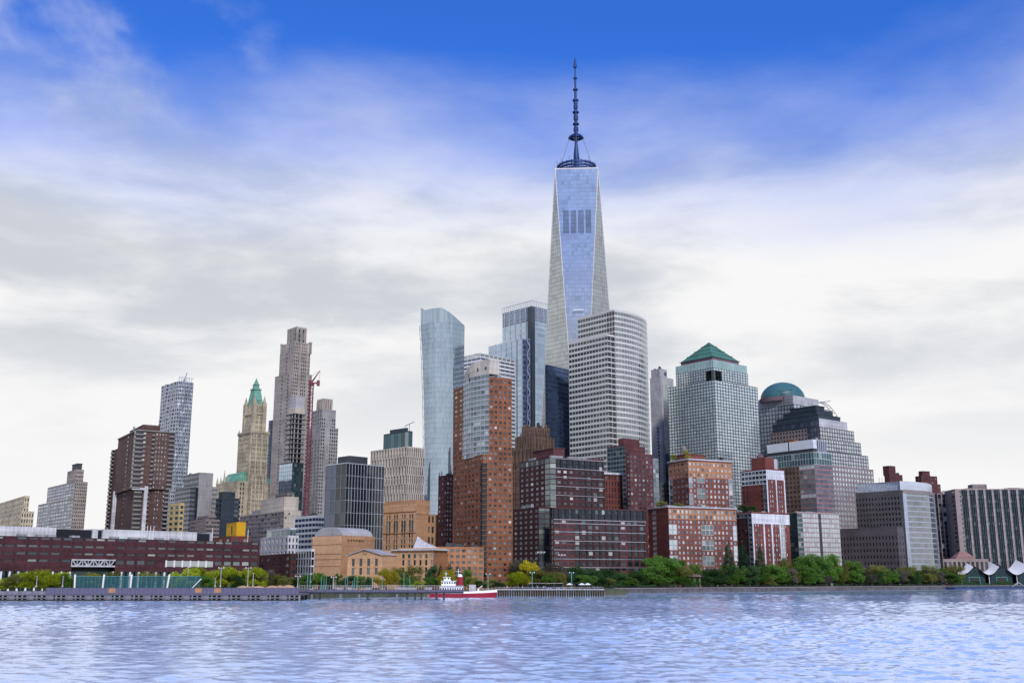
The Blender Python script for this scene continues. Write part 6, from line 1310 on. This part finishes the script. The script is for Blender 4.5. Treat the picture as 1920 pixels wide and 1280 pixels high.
    # a second row fills the gaps behind the first
    rs = random.Random(12); w = 'in the rear row behind the right-hand esplanade'
    for k in range(26):
        px = 1150+k*24+rs.uniform(-5, 5); tree(px, rs.uniform(1066, 1074), rs.uniform(36, 46), ys(px, 36), rs.choice(['green', 'dark', 'green', 'olive', 'dark']), w)
    # clipped hedges along the walk
    hm = MB(); rs = random.Random(5)
    for k in range(60):
        t0 = k/60
        if k % 9 == 7: continue
        for _ in range(420):
            t = t0+rs.random()/62; p = Vector((60+440*t, 650+390*t, 0))+Vector((-.66, .75, 0))*(9+rs.uniform(0, 3.2)); hh = 2.2+1.1*math.sin(t*50)+.6*math.sin(t*171)
            q = Vector((p.x, p.y, 3+hh*rs.random()**.6)); s = rs.uniform(.25, .5); u = Vector((rs.gauss(0, 1), rs.gauss(0, 1), rs.gauss(0, .6))).normalized(); v = u.orthogonal().normalized()
            hm.face(q-u*s, q+v*s*.7, q+u*s, q-v*s*.7)
    o = obj('hedge', hm.mesh('hedge', 'leaf_dark')); tag(o, 'dark green hedge foliage along the right-hand esplanade', 'hedge', kind='stuff')
plant_trees()
def shrubs():
    # planting on the terraces of the brick apartments
    def terrace(px, py, wpx, Y, zoff, sp, label):
        z = zat(py, Y); tm, lm = PROTO[sp][0]; wd = wpx*Y/FPX; r = empty('terrace_shrub', (xat(px, Y, z), Y, z)); r.scale = (wd, wd, zoff); tag(r, label, 'shrub', 'terrace planting'); obj('stem', tm, r); obj('foliage', lm, r)
    terrace(1262, 864, 14, 834, 5.5, 'lime', 'lime green shrub on the left of the red-orange tower roof'); terrace(1288, 862, 14, 820, 7, 'lime', 'lime green shrub beside the brick penthouse of the red-orange tower'); terrace(1351, 864, 13, 842, 3.5, 'grey', 'brownish shrub on the right of the red-orange tower roof')
    terrace(1393, 962, 26, 822, 7, 'dark', 'dark green shrub on the left terrace of the white-trimmed podium'); terrace(1410, 962, 24, 815, 6, 'dark', 'dark green shrub at the corner of the white-trimmed podium terrace'); terrace(1240, 953, 22, 785, 6, 'olive', 'olive shrub on the terrace left of the red-orange tower'); terrace(1272, 955, 22, 778, 5, 'olive', 'olive shrub on the terrace under the red-orange tower')
shrubs()
# ------------------------------------------------------------------ poles, lamps, masts
for i, (px, top) in enumerate(((576, 1076), (581, 1080), (602, 1081), (607, 1084), (611, 1077), (647, 1080), (651, 1076), (664, 1082), (669, 1081), (661, 1088), (629, 1086), (716, 1078), (757, 1073), (768, 1079))):
    pole(px, top, 1104, 456, f"slim teal pole, {_ord[sorted([576,581,602,607,611,647,651,664,669,661,629,716,757,768]).index(px)]} from the left behind the footbridge railing")
for px, top, lb in ((68, 1080, 'pale lamp post among the lime trees at the far left'), (117, 1080, 'pale lamp post left of the teal sports nets'), (351, 1062, 'pale lamp post behind the right end of the teal nets'), (403, 1083, 'short lamp post right of the teal nets'), (413, 1062, 'tall floodlight post between the lime trees right of the nets'), (464, 1062, 'tall floodlight post near the end of the lime trees'), (474, 1074, 'slim lamp post beside the pale statue-like post on the pier'), (558, 1078, 'tall white lamp post where the pier meets the footbridge'), (625, 1080, 'white lamp post in front of the tan theatre block'), (698, 1085, 'lamp post in front of the gabled hall')):
    lamp_post(px, top, 1103 if px > 540 else 1100, 440 if px < 540 else 455, lb, 'pale_grey', 2 if px in (413, 464, 625, 558) else 0)
def mast(px, top, bot, Y, label):
    zb = 3.0; h = zat(top, Y)-zb; r = empty('flood_mast', (xat(px, Y, 10), Y, zb)); tag(r, label, 'light mast', 'floodlight masts'); m = MB(); m.lathe([(.4, 0), (.22, h)], 8); obj('pole', m.mesh('pole', 'mech_dark'), r)
    for k in range(4): a = math.pi/2*k; l = MB(); l.bar((0, 0, h), (1.6*math.cos(a), 1.6*math.sin(a), h+.5), .12); l.box(1.6*math.cos(a)-.5, 1.6*math.cos(a)+.5, 1.6*math.sin(a)-.4, 1.6*math.sin(a)+.4, h+.3, h+1.0); obj('floodlight', l.mesh('floodlight', 'pale_grey'), r)
mast(1015, 1037, 1090, 590, 'dark floodlight mast above the yellow tree behind the dock'); mast(1054, 1042, 1095, 588, 'taller leaning-looking floodlight mast by the cafe awning')
# esplanade railing sections on the sea wall
def esplanade():
    a, b = Vector((60, 650, 3.15)), Vector((500, 1040, 3.15)); d = b-a; L = d.length; n = 60; ang = math.atan2(d.y, d.x)
    me = MB(); w = L/n
    for k in range(6): me.bar((w*k/6, 0, 0), (w*k/6, 0, 1.1), .05)
    me.bar((0, 0, 1.1), (w, 0, 1.1), .06); me.bar((0, 0, .6), (w, 0, .6), .04); ms = me.mesh('railing_section', 'mullion_dark')
    r = empty('esplanade_railing', a, ang); tag(r, 'dark steel railing along the right-hand esplanade sea wall', 'railing')
    for i in range(n): obj('railing_section', ms, r, (w*i, .3, 0))
    # park pavilion
    Y = 722; x = pxx(1297, Y); p = empty('park_pavilion', (x, Y, 3)); tag(p, 'small open pavilion with dark flat roof among the esplanade trees', 'pavilion')
    m = MB(); m.prism([(-6, -4), (6, -4), (6, 4), (-6, 4)], 7.2, 8.2, [(-5, -3), (5, -3), (5, 3), (-5, 3)]); m.box(-6.4, 6.4, -4.4, 4.4, 6.8, 7.2); obj('roof', m.mesh('roof', 'drum_brown'), p)
    for sx in (-5, -1.7, 1.7, 5):
        for sy in (-3, 3): m = MB(); m.lathe([(.35, 0), (.3, 6.8)], 8, sx, sy); obj('column', m.mesh('column', 'rose_stone'), p)
esplanade()
# ------------------------------------------------------------------ people on the dock and esplanade (a few pixels each)
def person_mesh(name, seed):
    rs = random.Random(seed); st = rs.uniform(.08, .2)
    V = [(0, 0, .95), (0, 0, 1.15), (0, 0, 1.4), (0, 0, 1.5), (0, .02, 1.66), (-.1, 0, .9), (-.11, -st, .48), (-.11, -st*.6, .06), (-.11, -st*.6-.16, .03), (.1, 0, .9), (.11, st, .48), (.11, st*1.2, .06), (.11, st*1.2-.16, .03), (-.2, 0, 1.38), (-.26, .03, 1.1), (-.25, -.08, .86), (.2, 0, 1.38), (.26, -.03, 1.1), (.25, -.1, .86)]
    E = [(0, 1), (1, 2), (2, 3), (3, 4), (0, 5), (5, 6), (6, 7), (7, 8), (0, 9), (9, 10), (10, 11), (11, 12), (2, 13), (13, 14), (14, 15), (2, 16), (16, 17), (17, 18)]
    Rr = [.15, .14, .16, .06, .105, .09, .065, .045, .04, .09, .065, .045, .04, .06, .045, .04, .06, .045, .04]
    me = bpy.data.meshes.new(name); me.from_pydata(V, E, []); o = bpy.data.objects.new(name, me); col.objects.link(o)
    md = o.modifiers.new('s', 'SKIN'); 
    for i, r_ in enumerate(Rr): me.skin_vertices[0].data[i].radius = (r_, r_*.8 if i < 3 else r_)
    me.skin_vertices[0].data[0].use_root = True
    sd = o.modifiers.new('b', 'SUBSURF'); sd.levels = 1; sd.render_levels = 1
    dg = bpy.context.evaluated_depsgraph_get(); out = bpy.data.meshes.new_from_object(o.evaluated_get(dg)); bpy.data.objects.remove(o)
    return out
def people():
    m, nt, b = new_mat('clothing'); N = nt.nodes.new; L = nt.links.new; oi = N('ShaderNodeObjectInfo'); tc = N('ShaderNodeTexCoord'); sp = N('ShaderNodeSeparateXYZ'); L(tc.outputs['Object'], sp.inputs[0])
    def ramp(inp, stops):
        r = N('ShaderNodeValToRGB'); r.color_ramp.interpolation = 'CONSTANT'; e = r.color_ramp.elements; e.remove(e[1]); e[0].color = (*stops[0][1], 1); e[0].position = 0
        for p, c in stops[1:]: e.new(p).color = (*c, 1)
        L(inp, r.inputs[0]); return r.outputs[0]
    top = ramp(oi.outputs['Random'], [(0, (.7, .7, .7)), (.3, (.05, .06, .1)), (.5, (.4, .05, .05)), (.65, (.1, .2, .45)), (.8, (.6, .5, .35))])
    mx = N('ShaderNodeMix'); mx.data_type = 'RGBA'; g = N('ShaderNodeMath'); g.operation = 'GREATER_THAN'; g.inputs[1].default_value = .95; L(sp.outputs[2], g.inputs[0]); L(g.outputs[0], mx.inputs[0]); mx.inputs[6].default_value = (.05, .05, .08, 1); L(top, mx.inputs[7])
    m2 = N('ShaderNodeMix'); m2.data_type = 'RGBA'; g2 = N('ShaderNodeMath'); g2.operation = 'GREATER_THAN'; g2.inputs[1].default_value = 1.47; L(sp.outputs[2], g2.inputs[0]); L(g2.outputs[0], m2.inputs[0]); L(mx.outputs[2], m2.inputs[6]); m2.inputs[7].default_value = (.42, .26, .19, 1); L(m2.outputs[2], b.inputs['Base Color']); b.inputs['Roughness'].default_value = .9
    P = [person_mesh('person', 3), person_mesh('person', 9)]
    for me in P: me.materials.clear(); me.materials.append(m)
    rs = random.Random(2); zd = zat(1104.5, 547)
    for i, px in enumerate((945, 951, 958, 966, 972, 980, 986, 1008, 1020, 1112, 1120)):
        o = obj('person', P[i % 2], None, (pxx(px, 557), 557+rs.uniform(-4, 4), zd), rs.uniform(0, 6.28)); tag(o, f'person walking on the timber dock, {_ord[i]} from the left', 'person', 'people on the timber dock')
    a, b_ = Vector((60, 650, 3)), Vector((500, 1040, 3))
    for i, t in enumerate((.18, .24, .31, .36, .47, .58, .66, .72, .86, .9)):
        p = a.lerp(b_, t)+Vector((-3, 3.5, 0)); o = obj('person', P[(i+1) % 2], None, p, rs.uniform(0, 6.28)); tag(o, f'person strolling on the right-hand esplanade, {_ord[i]} from the left', 'person', 'people on the esplanade')
people()
